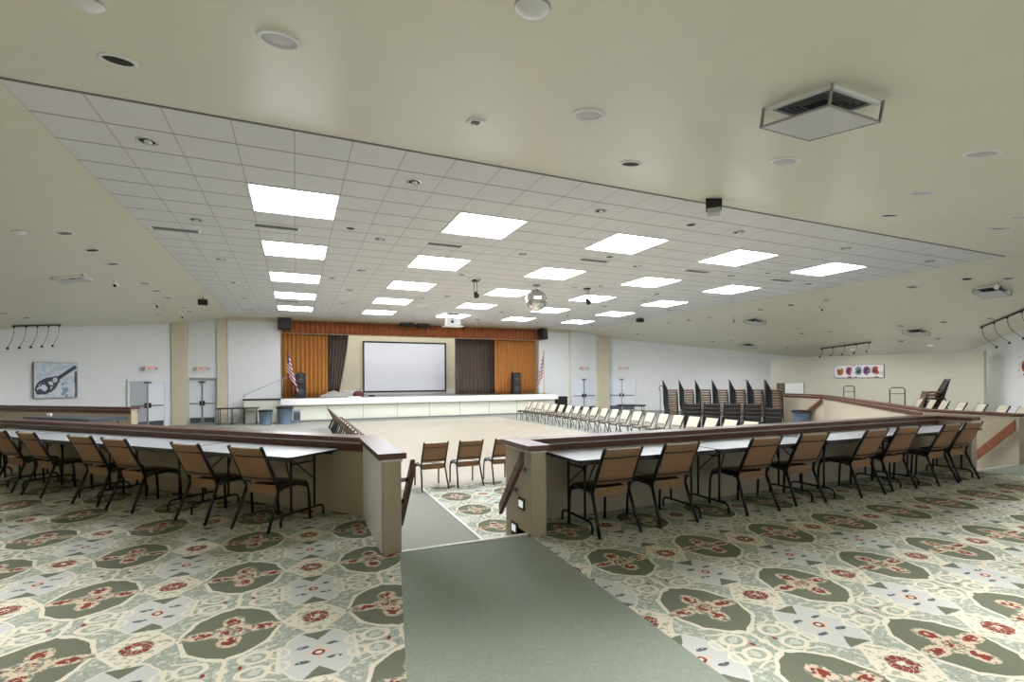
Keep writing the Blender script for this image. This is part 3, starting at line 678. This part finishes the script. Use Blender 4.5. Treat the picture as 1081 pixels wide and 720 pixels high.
# ------------------------------------------------------------------ stage dressing
def drape(name, x0, x1, y, z0, z1, m, label, waves, amp=.07, pinch=None, group=None, cat='curtain'):
    b = MB(); nx = waves*8; rows = 9; g = []
    for r_ in range(rows):
        t = r_/(rows-1); z = z1+(z0-z1)*t; row = []
        for i in range(nx+1):
            u = i/nx; x = x0+(x1-x0)*u
            if pinch: x = x0+(x1-x0)*u*(1-pinch*t**1.3)
            row.append((x, y+amp*(.6+.4*t)*math.sin(2*PI*waves*u+.6*math.sin(7*u)), z))
        g.append(row)
    b.sheet(g); o = b.build(name, m, solid=.02); tag(o, label, cat, group); return o
ZS = ST+.01
drape('stage_curtain', -.68, 1.58, 28.75, ZS, 4.28, 'orange', 'orange pleated stage curtain at the left of the stage', 11)
drape('stage_curtain', 11.3, 14.1, 28.75, ZS, 4.20, 'orange', 'orange pleated stage curtain at the right of the stage', 13)
drape('stage_curtain', 1.62, 2.75, 29.6, ZS+.25, 4.25, 'greydrape', 'grey-brown stage curtain swept to the left above the heap of cloth', 6, .09, pinch=.45)
drape('stage_curtain', 9.1, 11.9, 29.9, ZS, 4.25, 'greydrape', 'grey-brown pleated stage curtain beside the right orange one', 12, .09)
b = MB(); nx = 60*6; g = [[(-.66+14.9*i/nx, 28.20+.035*math.sin(2*PI*60*i/nx), z) for i in range(nx+1)] for z in (4.72, 4.4, 4.07)]
b.sheet(g); tag(b.build('stage_valance', 'rust', solid=.02), 'rust brown pleated valance across the top of the stage opening', 'valance')
# projection screen on the back wall
e = empty('projection_screen', (6.55, 32.5, 2.45), 0, 'white projection screen in a black frame on the stage back wall', 'screen')
w2, h2 = 2.6, 1.53
b = MB(); b.box(-w2, w2, -.06, -.03, -h2, h2); b.build('screen', 'screen', e)
b = MB()
for (x0, x1, z0, z1) in ((-w2-.09, w2+.09, h2, h2+.09), (-w2-.09, w2+.09, -h2-.09, -h2), (-w2-.09, -w2, -h2, h2), (w2, w2+.09, -h2, h2)): b.box(x0, x1, -.09, -.01, z0, z1)
b.build('frame', 'black', e)
# wall speakers
def speaker(x, y, z, wd, h, rz, tilt, label, group=None, name='wall_speaker'):
    e = empty(name, (x, y, z), rz, label, 'speaker', group)
    b = MB(); b.box(-wd/2, wd/2, -.17, .17, -h/2, h/2); c = b.build('cabinet', 'blackpl', e, bevel=.015)
    b = MB(); b.box(-wd/2+.03, wd/2-.03, -.185, -.168, -h/2+.03, h/2-.03); b.build('grille', 'darkfab', c)
    for o in (c,): o.rotation_euler = (tilt, 0, 0)
    return e
def bracketed(e, dy, dz):
    b = MB(); b.tube([(0, .15, 0), (0, dy, dz)], .025, 8); b.build('bracket', 'black', e)
bracketed(speaker(-.52, 27.75, 4.52, .62, .66, 0, -.12, 'black speaker at the top left corner of the stage opening'), .5, .1)
bracketed(speaker(14.15, 27.75, 4.42, .55, .66, .5, -.12, 'black speaker at the top right corner of the stage opening'), .5, .1)
bracketed(speaker(5.72, 27.9, 4.76, .72, .30, 0, -.1, 'black centre speaker above the valance, left one beside the projector'), .35, 0)
bracketed(speaker(6.62, 27.9, 4.72, .70, .30, 0, -.1, 'black centre speaker above the valance, right one beside the projector'), .35, 0)
def floor_speaker(x, y, label, h, wd):
    e = empty('stage_speaker', (x, y, ST), 0, label, 'speaker', 'tall speakers on the stage')
    b = MB(); b.box(-wd/2, wd/2, -.2, .2, .0, h*.52); b.build('lower_cabinet', 'blackpl', e, bevel=.01)
    b = MB(); b.box(-wd/2+.01, wd/2-.01, -.19, .19, h*.53, h); b.build('upper_cabinet', 'blackpl', e, bevel=.01)
    for z, r_ in ((h*.25, wd*.36), (h*.68, wd*.33), (h*.88, wd*.16)):
        b = MB(); b.lathe([(r_, 0), (r_*.9, .012), (r_*.3, -.0), (.001, .004)], 20); o = b.build('driver', 'darkfab', e); o.location = (0, -.205, z); o.rotation_euler = (PI/2, 0, 0)
    return e
floor_speaker(.22, 28.0, 'tall black loudspeaker on the stage before the left orange curtain', 1.30, .50)
floor_speaker(12.35, 27.9, 'tall black loudspeaker on the stage before the right orange curtain', 1.32, .50)
# flags
def flag_mat():
    m = bpy.data.materials.new('flag_cloth'); m.use_nodes = True; nt = m.node_tree; b = nt.nodes['Principled BSDF']; b.inputs['Roughness'].default_value = .8
    tc = nt.nodes.new('ShaderNodeUVMap'); sp = nt.nodes.new('ShaderNodeSeparateXYZ'); nt.links.new(tc.outputs[0], sp.inputs[0])
    u = NX(nt, sp.outputs[0]); v = NX(nt, sp.outputs[1])
    st = ((v*6.5).fract()).lt(.5); c = mixc(nt, st, lin((225, 222, 226)), lin((160, 34, 56)))
    can = u.lt(.42)*v.gt(.46); c = mixc(nt, can, c, lin((36, 44, 110)))
    star = hyp((u*14).fract()-.5, (v*14).fract()-.5).lt(.2)*can; c = mixc(nt, star, c, lin((215, 215, 230)))
    nt.links.new(c, b.inputs['Base Color']); return m
FM = flag_mat()
def flag(x, y, z, label, s_, flip=1):
    e = empty('flag_on_pole', (x, y, z), 0, label, 'flag', 'flags beside the stage')
    b = MB(); b.tube([(0, 0, 0), (0, 0, 2.5)], .016, 8); b.build('pole', 'gold', e)
    b = MB(); b.lathe([(.16, 0), (.16, .03), (.04, .06), (.02, .12)], 16); b.build('base', 'gold', e)
    b = MB(); b.lathe([(.001, 2.72), (.03, 2.62), (.035, 2.55), (.015, 2.5)], 10); b.build('finial', 'gold', e)
    # cloth hanging in folds: hoist along the pole, fly drooping
    b = MB(); nu, nv = 24, 14; g = []; uv = []
    for j in range(nv+1):
        v = j/nv; row = []
        for i in range(nu+1):
            u = i/nu; wd = (.14+.34*(1-v))*s_
            xx = flip*(.02+wd*u+.03*math.sin(u*12)); yy = .07*math.cos(u*16+v)*(.4+.6*(1-v))
            zz = 2.42-1.15*(1-v)-(.5+.55*(1-v))*u
            row.append((xx, yy, zz)); uv.append((u, v))
        g.append(row)
    b.sheet(g); o = b.build('flag_cloth', FM, e, solid=.006)
    ul = o.data.uv_layers.new(name='UVMap')
    for l in o.data.loops: ul.data[l.index].uv = uv[l.vertex_index]
flag(-.42, 27.5, ST-.02, 'striped flag with blue canton hanging on a pole left of the stage', 1.15, 1)
flag(14.02, 27.4, ST-.02, 'striped flag with blue canton hanging on a pole right of the stage', 1.15, -1)
# heap of cloth and kit on the stage
b = MB(); g = []
for j in range(11):
    row = []
    for i in range(21):
        u = i/20*2-1; v = j/10*2-1; hh = max(0, 1-u*u)*max(0, 1-v*v); row.append((2.1+u*1.0, 28.7+v*.45, ST+.005+.36*hh**.7*(.7+.3*math.sin(5*u+3)*math.cos(6*v))))
    g.append(row)
b.sheet(g); tag(b.build('cloth_heap', 'greyfab', solid=.01), 'heap of pale grey cloth on the stage below the swept curtain', 'cloth')
e = empty('equipment_bag', (3.1, 28.0, ST), 0, 'dark maroon bag lying on the stage near the cloth heap', 'bag')
b = MB(); b.lathe([(.001, .0), (.26, .02), (.30, .14), (.22, .28), (.08, .33), (.001, .34)], 16); b.build('bag', 'maroon', e)
b = MB(); b.tube([(-.15, 0, .25), (-.08, 0, .42), (.08, 0, .42), (.15, 0, .25)], .015, 6); b.build('handle', 'blackpl', e)
b = MB(); b.prism([(2.5, 27.4), (3.1, 27.35), (3.2, 27.7), (2.6, 27.8)], ST, ST+.05); tag(b.build('folded_cloth', 'stagewhite'), 'flat white folded cloth at the stage edge by the bag', 'cloth')
e = empty('cable_coil', (3.75, 27.7, ST), 0, 'small black coil of cable on the stage right of the bag', 'cable')
b = MB(); b.tube([(.16*math.cos(t*.5), .12*math.sin(t*.5), .02+.002*t) for t in range(40)], .012, 5); b.build('coil', 'black', e)
# ------------------------------------------------------------------ in front of the stage, left
e = empty('black_table', (-2.5, 27.05, DROP), 0, 'black folding table in front of the left end of the stage', 'table')
b = MB(); b.box(-.92, .85, -.38, .38, .74, .78); b.build('tabletop', 'blackpl', e)
for sx in (-.82, -.30, .22, .74):
    b = MB(); b.tube([(sx, -.3, 0), (sx, -.3, .74)], .018, 6); b.tube([(sx, .3, 0), (sx, .3, .74)], .018, 6); b.tube([(sx, -.3, .2), (sx, .3, .2)], .014, 6); b.build('leg', 'black', e)
b = MB(); b.tube([(-2.75, 27.0, .325), (-2.5, 27.15, .34), (-2.2, 27.0, .325)], .02, 6); tag(b.build('coat_hanger', 'louvre'), 'small grey hook-like object on the black table', 'hook')
e = empty('stair_rail', (-.95, 27.2, DROP), 0, 'thin slanting metal handrail left of the stage', 'handrail')
b = MB(); b.tube([(-1.4, .0, 1.35), (1.0, .15, 2.45)], .014, 6); b.build('rail', 'steel', e)
b = MB(); b.tube([(-1.35, .0, 1.37), (-1.35, 0.32, 1.17)], .014, 6); b.build('post', 'steel', e)
b = MB(); b.tube([(.35, .1, 2.16), (.35, 0.2, 1.17)], .014, 6); b.build('post', 'steel', e)
def bin_(x, y, z, r, h, label, group=None, bag=True):
    e = empty('waste_bin', (x, y, z), 0, label, 'bin', group)
    b = MB(); b.lathe([(.001, 0), (r*.84, 0), (r*.84, .02), (r*.97, h*.95), (r*1.04, h*.95), (r*1.04, h), (r*.93, h), (r*.8, .04), (.001, .03)], 24); b.build('body', 'blue', e)
    b = MB(); b.lathe([(r*1.06, h*.88), (r*1.08, h*1.01), (r*.9, h*1.02), (r*.85, h*.8)], 24); b.build('liner', 'blackpl', e)
    b = MB(); b.tube([(r*.95, -.06, h*.75), (r*1.12, -.06, h*.75), (r*1.12, .06, h*.75), (r*.95, .06, h*.75)], .012, 5); b.build('handle', 'blue', e)
bin_(-1.32, 26.2, DROP, .30, .68, 'smaller grey-blue waste bin with black liner by the black table')
e0 = bin_(-.50, 26.3, DROP, .36, .82, 'larger grey-blue waste bin with black liner against the stage front')
e = empty('blue_crate', (.03, 26.4, DROP+.10), 0, 'flat grey-blue square panel leaning beside the larger bin', 'panel')
b = MB(); b.box(-.16, .16, -.04, .04, -.1, .50); b.build('panel', 'blue', e, bevel=.01); b = MB(); b.box(-.14, .14, -.05, -.038, .05, .42); b.build('recess', 'kick', e)
bin_(19.0, 14.05, DROP, .33, .72, 'grey-blue waste bin with black liner by the far right half wall')
# ------------------------------------------------------------------ doors
def double_door(name, p, ang, wd, h, label, m='door', open_left=False):
    e = empty(name, (p[0], p[1], DROP), ang); e['kind'] = 'structure'
    b = MB(); t = .07
    b.box(-wd/2-t, -wd/2, -.05, .03, 0, h+t); b.box(wd/2, wd/2+t, -.05, .03, 0, h+t); b.box(-wd/2, wd/2, -.05, .03, h, h+t); b.build('door_frame', 'white', e)
    for sx in (-1, 1):
        x0, x1 = (-wd/2+.005, -.012) if sx < 0 else (.012, wd/2-.005)
        mm = 'doorgrey' if (open_left and sx < 0) else m
        b = MB(); b.box(x0, x1, -.04, 0, .01, h-.01); lf = b.build('door_leaf', mm, e, bevel=.004)
        b = MB(); xm = (x0+x1)/2; hw = (x1-x0)*.40; b.tube([(xm-hw, -.04, .98), (xm-hw, -.10, .98), (xm+hw, -.10, .98), (xm+hw, -.04, .98)], .022, 6); b.build('push_bar', 'kick', lf)
        b = MB(); xs = xm-sx*hw; b.box(xs-.045, xs+.045, -.09, -.04, .88, 1.10); b.build('latch', 'black', lf)
        b = MB(); b.box(x0+.04, x1-.04, -.048, -.038, .03, .28); b.build('kick_plate', 'kick', lf)
    b = MB(); b.box(-.03, .03, -.065, .0, 0, h); b.build('mullion', 'steel', e)
    b = MB(); b.box(-.14, .14, -.11, -.04, h-.10, h-.03); b.build('door_closer', 'kick', e)
    return e
double_door('door_1', (-6.13, 27.0), math.radians(45), 1.5, 2.08, 'a', open_left=True)
double_door('door_2', (-4.22, 28.52), 0, 1.12, 2.08, 'a')
double_door('door_3', (17.42, 28.32), 0, 1.82, 2.10, 'a')
double_door('door_4', (20.03, 27.72), math.radians(-45), 1.74, 2.10, 'a')
# exit signs
def text_mesh(txt, size, ext=.004):
    cu = bpy.data.curves.new('lettering', 'FONT'); cu.body = txt; cu.size = size; cu.extrude = ext; cu.align_x = 'CENTER'; cu.align_y = 'CENTER'
    to = bpy.data.objects.new('lettering', cu); C.objects.link(to); dg = bpy.context.evaluated_depsgraph_get(); dg.update()
    me = bpy.data.meshes.new_from_object(to.evaluated_get(dg)); bpy.data.objects.remove(to); return me
def exit_sign(p, z, ang, label):
    e = empty('exit_sign', (p[0], p[1], z), ang, label, 'exit sign')
    b = MB(); b.box(-.24, .24, -.07, 0, -.125, .125); b.build('housing', 'whitepl', e, bevel=.01)
    me = text_mesh('EXIT', .24); me.materials.append(M_['red']); o = bpy.data.objects.new('lettering', me); C.objects.link(o); o.parent = e; o.rotation_euler = (PI/2, 0, 0); o.location = (0, -.073, 0)
    for sx in (-1, 1):
        b = MB(); b.lathe([(.001, .06), (.05, .05), (.06, 0), (.001, 0)], 10); o = b.build('emergency_lamp', 'greylens', e); o.location = (sx*.29, -.04, 0); o.rotation_euler = (PI/2, 0, 0)
exit_sign((-6.05, 26.99), 2.18, math.radians(45), 'red lettered EXIT sign over the doors at far left')
exit_sign((-4.2, 28.28), 2.20, 0, 'red lettered EXIT sign between the left pilasters')
exit_sign((17.42, 28.3), 2.32, 0, 'red lettered EXIT sign right of the stage, left of the pilaster')
exit_sign((20.1, 27.6), 2.30, math.radians(-45), 'red lettered EXIT sign right of the stage, right of the pilaster')
# ------------------------------------------------------------------ pictures
def art_mat(name, kind):
    m = bpy.data.materials.new(name); m.use_nodes = True; nt = m.node_tree; b = nt.nodes['Principled BSDF']; b.inputs['Roughness'].default_value = .6
    tc = nt.nodes.new('ShaderNodeTexCoord'); sp = nt.nodes.new('ShaderNodeSeparateXYZ'); nt.links.new(tc.outputs['Object'], sp.inputs[0])
    nz = nt.nodes.new('ShaderNodeTexNoise'); nz.inputs['Scale'].default_value = 5; nz.inputs['Detail'].default_value = 5; nt.links.new(tc.outputs['Object'], nz.inputs['Vector'])
    N = NX(nt, nz.outputs['Fac']); X = NX(nt, sp.outputs[0])+(N-.5)*.12; Z = NX(nt, sp.outputs[2])+(N-.5)*.12
    if kind == 'violin':
        c = mixc(nt, N.gt(.52), lin((206, 214, 224)), lin((186, 198, 212)))
        c = mixc(nt, (X-.28).abs().lt(.10)*Z.lt(-.1)*N.gt(.48), c, lin((120, 146, 180)))
        c = mixc(nt, X.gt(.60)*Z.lt(.35), c, lin((84, 88, 108)))
        dk = lin((58, 60, 78))
        # neck from upper right to the body at lower left
        d = (X*.62-Z*.78+.0); al = X*.78+Z*.62
        c = mixc(nt, (d+.02).abs().lt(.065)*al.gt(-.05)*al.lt(.85), c, dk)
        body = hyp((al+.38)/1.5, d+.02).lt(.27).mx(hyp((al+.05)/1.1, d+.02).lt(.16))
        c = mixc(nt, body, c, dk)
        c = mixc(nt, hyp((al+.42)/1.5, d+.02).lt(.19)*N.gt(.49), c, lin((206, 212, 222)))
        c = mixc(nt, hyp((al+.02)/1.0, d+.03).lt(.09), c, lin((190, 198, 212)))
    else:
        c = mixc(nt, N.gt(.55), lin((222, 220, 222)), lin((196, 196, 204)))
        if kind == 'strip': spots = ((-.86, (150, 98, 60)), (-.42, (140, 56, 84)), (.02, (84, 118, 140)), (.40, (110, 60, 110)), (.80, (160, 50, 44)))
        else: spots = ((-.45, (170, 60, 44)), (0.05, (70, 120, 130)), (.45, (150, 50, 90)))
        for x, col in spots:
            c = mixc(nt, hyp((NX(nt, sp.outputs[0])-x)/.8, Z-.02).lt(.20)*N.gt(.40), c, lin(col))
            c = mixc(nt, hyp((NX(nt, sp.outputs[0])-x)/.8, Z-.02).lt(.11)*N.gt(.52), c, lin((60, 40, 44)))
        c = mixc(nt, Z.abs().gt(.25)*N.gt(.54)*NX(nt, sp.outputs[2]).lt(0), c, lin((96, 60, 60)))
    nt.links.new(c, b.inputs['Base Color']); return m
def picture(p, z, ang, wd, h, kind, label, name='painting'):
    e = empty(name, (p[0], p[1], z), ang, label, 'painting')
    b = MB(); b.box(-wd/2, wd/2, -.045, -.04, -h/2, h/2); b.build('canvas', art_mat('art_'+kind, kind), e)
    b = MB(); b.box(-wd/2-.012, wd/2+.012, -.04, -.002, -h/2-.012, h/2+.012); b.build('frame', 'darkedge', e)
    return e
picture((-8.50, 24.62), 1.66, math.radians(45), 1.36, 1.34, 'violin', 'large pale blue and grey painting of a dark instrument on the left wall')
picture((25.0, 15.48), 1.90, -PI/2, 2.3, .60, 'strip', 'long narrow picture with five colourful round motifs on the beige partition')
picture((24.45, 9.05), 1.96, math.radians(-135), 2.0, .82, 'right', 'colourful figure picture on the white wall at the right photo edge')
# ------------------------------------------------------------------ stacked chairs (each chair one mesh; too small to show parts)
def flatten(root, name, mats_override=None):
    me = bpy.data.meshes.new(name); vs = []; fs = []; mi = []; mats = []
    def rec(o, T):
        T2 = T @ o.matrix_basis if o is not root else T
        if o.type == 'MESH':
            k = len(vs); vs.extend([tuple(T2 @ v.co) for v in o.data.vertices])
            mm = []
            for m in o.data.materials:
                if mats_override: m = mats_override.get(m.name, m)
                if m not in mats: mats.append(m)
                mm.append(mats.index(m))
            for p in o.data.polygons: fs.append([i+k for i in p.vertices]); mi.append(mm[p.material_index])
        for c in kids(o): rec(c, T2)
    rec(root, Matrix.Identity(4)); me.from_pydata(vs, [], fs)
    if mats_override and 'tan_upholstery' in mats_override and mats_override.get('brown_seat_vinyl') is M_['chairback']:
        q = MB(); q.box(-.205, .205, -.16, .238, .425, .485); k = len(vs)
        me.clear_geometry(); vs.extend(q.v); fs.extend([[i+k for i in f] for f in q.f]); mi.extend([mats.index(M_['chairback'])]*6); me.from_pydata(vs, [], fs)
    for m in mats: me.materials.append(m)
    for p, i in zip(me.polygons, mi): p.material_index = i; p.use_smooth = True
    return me
ME_ST = flatten(CH, 'stacked_chair', {'brown_seat_vinyl': M_['chairback'], 'tan_upholstery': M_['darkfab'], 'light_tan_upholstery': M_['darkfab']})  # charcoal backs stand in for shade on the tan backs in the stacks
ME_ROW = flatten(CH, 'row_chair')
ME_DK = flatten(CH, 'stacked_dark_chair', {'tan_upholstery': M_['darkfab'], 'light_tan_upholstery': M_['darkfab'], 'brown_seat_vinyl': M_['darkfab']})
def put(me, name, x, y, z, rz, label, group):
    o = bpy.data.objects.new(name, me); C.objects.link(o); o.location = (x, y, z); o.rotation_euler = (0, 0, rz); tag(o, label, 'chair', group); return o
HN = ['bottom', 'second up', 'third up', 'fourth up', 'fifth up', 'sixth up', 'seventh up', 'eighth up', 'ninth up', 'tenth up', 'top']
rz = -2.32
for s_ in range(7):
    x = 15.95+.50*s_; y = 18.15-.50*s_
    for k in range(11):
        sh = .004*k
        put(ME_ST, 'stacked_chair', x+sh*math.sin(rz), y-sh*math.cos(rz), DROP+.108*k, rz, 'tan chair in the %s tall stack from left by the white wall, %s' % (ORD[s_], HN[k]), 'tall chair stacks by the right wall')
for s_ in range(5):
    x = 11.85+.43*s_; y = 12.6-.39*s_
    for k in range(4 if s_ < 4 else 3):
        put(ME_DK, 'stacked_dark_chair', x, y, DROP+.125*k, -.72, 'charcoal chair in the %s low stack from left, %s' % (ORD[s_], HN[k]), 'low stacks of charcoal chairs')
# ------------------------------------------------------------------ right raised level
rowp = [(12.9, 4.95), (13.4, 5.55), (14.05, 6.25), (14.65, 6.85), (15.2, 7.5), (15.85, 8.2), (16.5, 8.9), (17.1, 9.5), (17.7, 10.15)]
for i, (x, y) in enumerate(rowp):
    put(ME_ROW, 'dining_chair', x+.62, y-.30, 0, PI/4, 'cream-backed chair peeking over the far right half wall, %s from its right end' % ORD[i], 'chairs behind the far right half wall')
for i in range(4):
    d = Vector((.707, .707)); p = Vector((12.95, 6.05))+d*(.95+1.86*i)
    table(p.x, p.y, 0, PI/4, 'folding table behind the far right half wall, %s from its right end' % ORD[i], 'folding tables behind the far half wall')
for k in range(7):
    put(ME_DK if k < 0 else ME_ST, 'stacked_chair', 19.75+.02*k, 10.0-.02*k, .105*k, .75, 'brown-seated chair stacked in front of the beige partition, %s' % HN[k], 'chair stack before the beige partition')
for (x, y, w_, h_, lb) in ((19.85, 10.95, .48, 1.22, 'black tubular cart handle left of the chair stack before the partition'), (21.1, 13.45, .40, 1.24, 'black tubular cart handle standing alone behind the half wall')):
    e = empty('chair_cart', (x, y, 0), -.6, lb, 'cart')
    b = MB(); b.tube([(-w_/2, 0, .1), (-w_/2, 0, h_-.06), (-w_/2+.06, 0, h_), (w_/2-.06, 0, h_), (w_/2, 0, h_-.06), (w_/2, 0, .1)], .018, 8)
    b.tube([(-w_/2, 0, h_-.22), (w_/2, 0, h_-.22)], .012, 6); b.build('handle', 'black', e)
    b = MB(); b.box(-w_/2, w_/2, -.05, .5, .08, .12); b.build('platform', 'black', e)
    for sx in (-1, 1):
        for yy in (.03, .42):
            b = MB(); b.tube([(sx*w_/2-.015, yy, .045), (sx*w_/2+.015, yy, .045)], .045, 12); b.build('wheel', 'blackpl', e)
# boards standing on the far ledge
e = empty('white_board', (19.98, 15.08, .918), -.72, 'white rectangular board standing on the far half wall ledge', 'board')
b = MB(); b.box(-.36, .36, -.02, .02, 0, .44); b.build('panel', 'white', e); b = MB(); b.box(.35, .38, -.025, .025, 0, .46); b.build('edge', 'darkedge', e)
e = empty('brown_board', (20.22, 15.78, .918), -.72, 'brown rectangular board left of the white one on the ledge', 'board')
b = MB(); b.box(-.30, .20, -.02, .02, 0, .42); b.build('panel', 'brownboard', e); b = MB(); b.box(-.30, .20, -.024, .024, .42, .44); b.build('edge', 'darkedge', e)
# bits right of the stage
e = empty('equipment_case', (15.1, 27.3, DROP), 0, 'black lidded case standing at the right end of the stage', 'case')
b = MB(); b.box(-.38, .38, -.25, .25, .06, .92); b.build('body', 'blackpl', e, bevel=.02); b = MB(); b.box(-.40, .40, -.27, .27, .92, 1.0); b.build('lid', 'black', e, bevel=.015)
for sx in (-1, 1):
    b = MB(); b.tube([(sx*.3-.02, 0, .04), (sx*.3+.02, 0, .04)], .04, 10); b.build('wheel', 'black', e)
e = empty('platform_truck', (17.4, 23.2, DROP), -.9, 'low black platform truck before the right-hand doors', 'cart')
b = MB(); b.box(-.75, .75, -.35, .35, .52, .60); b.build('deck', 'blackpl', e)
for sx in (-1, 1):
    b = MB(); b.tube([(sx*.65, -.28, 0), (sx*.65, -.28, .54)], .02, 6); b.tube([(sx*.65, .28, 0), (sx*.65, .28, .54)], .02, 6); b.tube([(sx*.65, -.28, .3), (sx*.65, .28, .3)], .02, 6); b.build('leg', 'black', e)
e = empty('microphone_stand', (15.35, 18.3, DROP), 0, 'thin black microphone stand at the left of the tall chair stacks', 'microphone stand')
b = MB(); b.tube([(0, 0, .02), (0, 0, 1.5)], .014, 8); b.build('pole', 'black', e); b = MB(); b.lathe([(.001, 0), (.17, 0), (.17, .025), (.02, .05)], 16); b.build('base', 'black', e)
b = MB(); b.tube([(0, 0, 1.5), (-.12, -.05, 1.62), (-.08, -.1, 1.74), (.1, -.1, 1.70)], .018, 8); b.build('microphone', 'blackpl', e)
e = empty('dark_table', (-4.75, 14.75, 0), math.radians(-46), 'dark-topped long table in front of the left background half wall', 'table')
b = MB(); b.box(-1.3, 1.3, -.38, .38, .70, .77); b.build('tabletop', 'kick', e)
for sx in (-1.1, 1.1):
    b = MB(); b.tube([(sx, -.3, 0), (sx, -.3, .7)], .015, 6); b.tube([(sx, .3, 0), (sx, .3, .7)], .015, 6); b.tube([(sx, -.3, .15), (sx, .3, .15)], .012, 6); b.build('leg', 'black', e)
b = MB(); b.lathe([(.001, 0), (.05, 0), (.06, .05), (.04, .08), (.001, .085)], 12, c=(-5.35, 15.15, .772)); tag(b.build('white_cup', 'whitepl'), 'tiny white cup on the dark table at far left', 'cup')

# added, unseen downlights brightening the near carpet (their ceiling spots lie above and behind the picture)
def added_down(x, y, aim, i):
    e = fixture('lit', x, y, 'added unseen downlight over the near carpet, %s from the left' % ORD[i], mk_down('lamp', .15), 'recessed_light', 'recessed light', 'added unseen downlights over the near carpet')
    l = bpy.data.lights.new('added_downlight', 'SPOT'); l.energy = SPOT; l.spot_size = math.radians(80); l.spot_blend = .55; l.shadow_soft_size = .14; l.color = (1.0, .98, .95)
    o = bpy.data.objects.new('added_downlight', l); C.objects.link(o); o.location = (x, y, ceil_z(x, y)-.06)
for i, (x, y) in enumerate([(-6.2, 6.4), (-4.2, 4.3), (-2.2, 2.4), (.6, .6), (3.2, .5), (5.8, .6), (8.4, .9), (11.0, 1.2)]): added_down(x, y, 0, i)

# added fill lamps for the raised side levels and the space behind the partition
def side_fill(x, y, power, size=150):
    l = bpy.data.lights.new('side_fill', 'SPOT'); l.energy = power; l.spot_size = math.radians(size); l.spot_blend = .6; l.shadow_soft_size = .15
    o = bpy.data.objects.new('side_fill', l); C.objects.link(o); o.location = (x, y, ceil_z(x, y)-.08)
for (x, y) in ((22.0, 9.6), (21.9, 12.45), (22.7, 15.33), (22.58, 20.9), (18.4, 23.5)): side_fill(x, y, 170)
for i, (x, y) in enumerate(((26.4, 13.2), (26.4, 16.6))):
    fixture('lit', x, y, 'added unseen downlight behind the partition, %s' % ('nearer', 'farther')[i], mk_down('lamp', .15), 'recessed_light', 'recessed light', 'added unseen downlights behind the partition'); side_fill(x, y, 90, 170)  # added fixtures and fill, brightening the wall above the partition
for (x, y) in ((-8.34, 20.5), (-8.3, 14.5)): side_fill(x, y, 150)

# added unseen light that brightens the stage interior
area('stage_fill_light', (6.7, 30.6, 5.1), (math.radians(18), 0, 0), 11.0, .5, 170, (1, .99, .97))
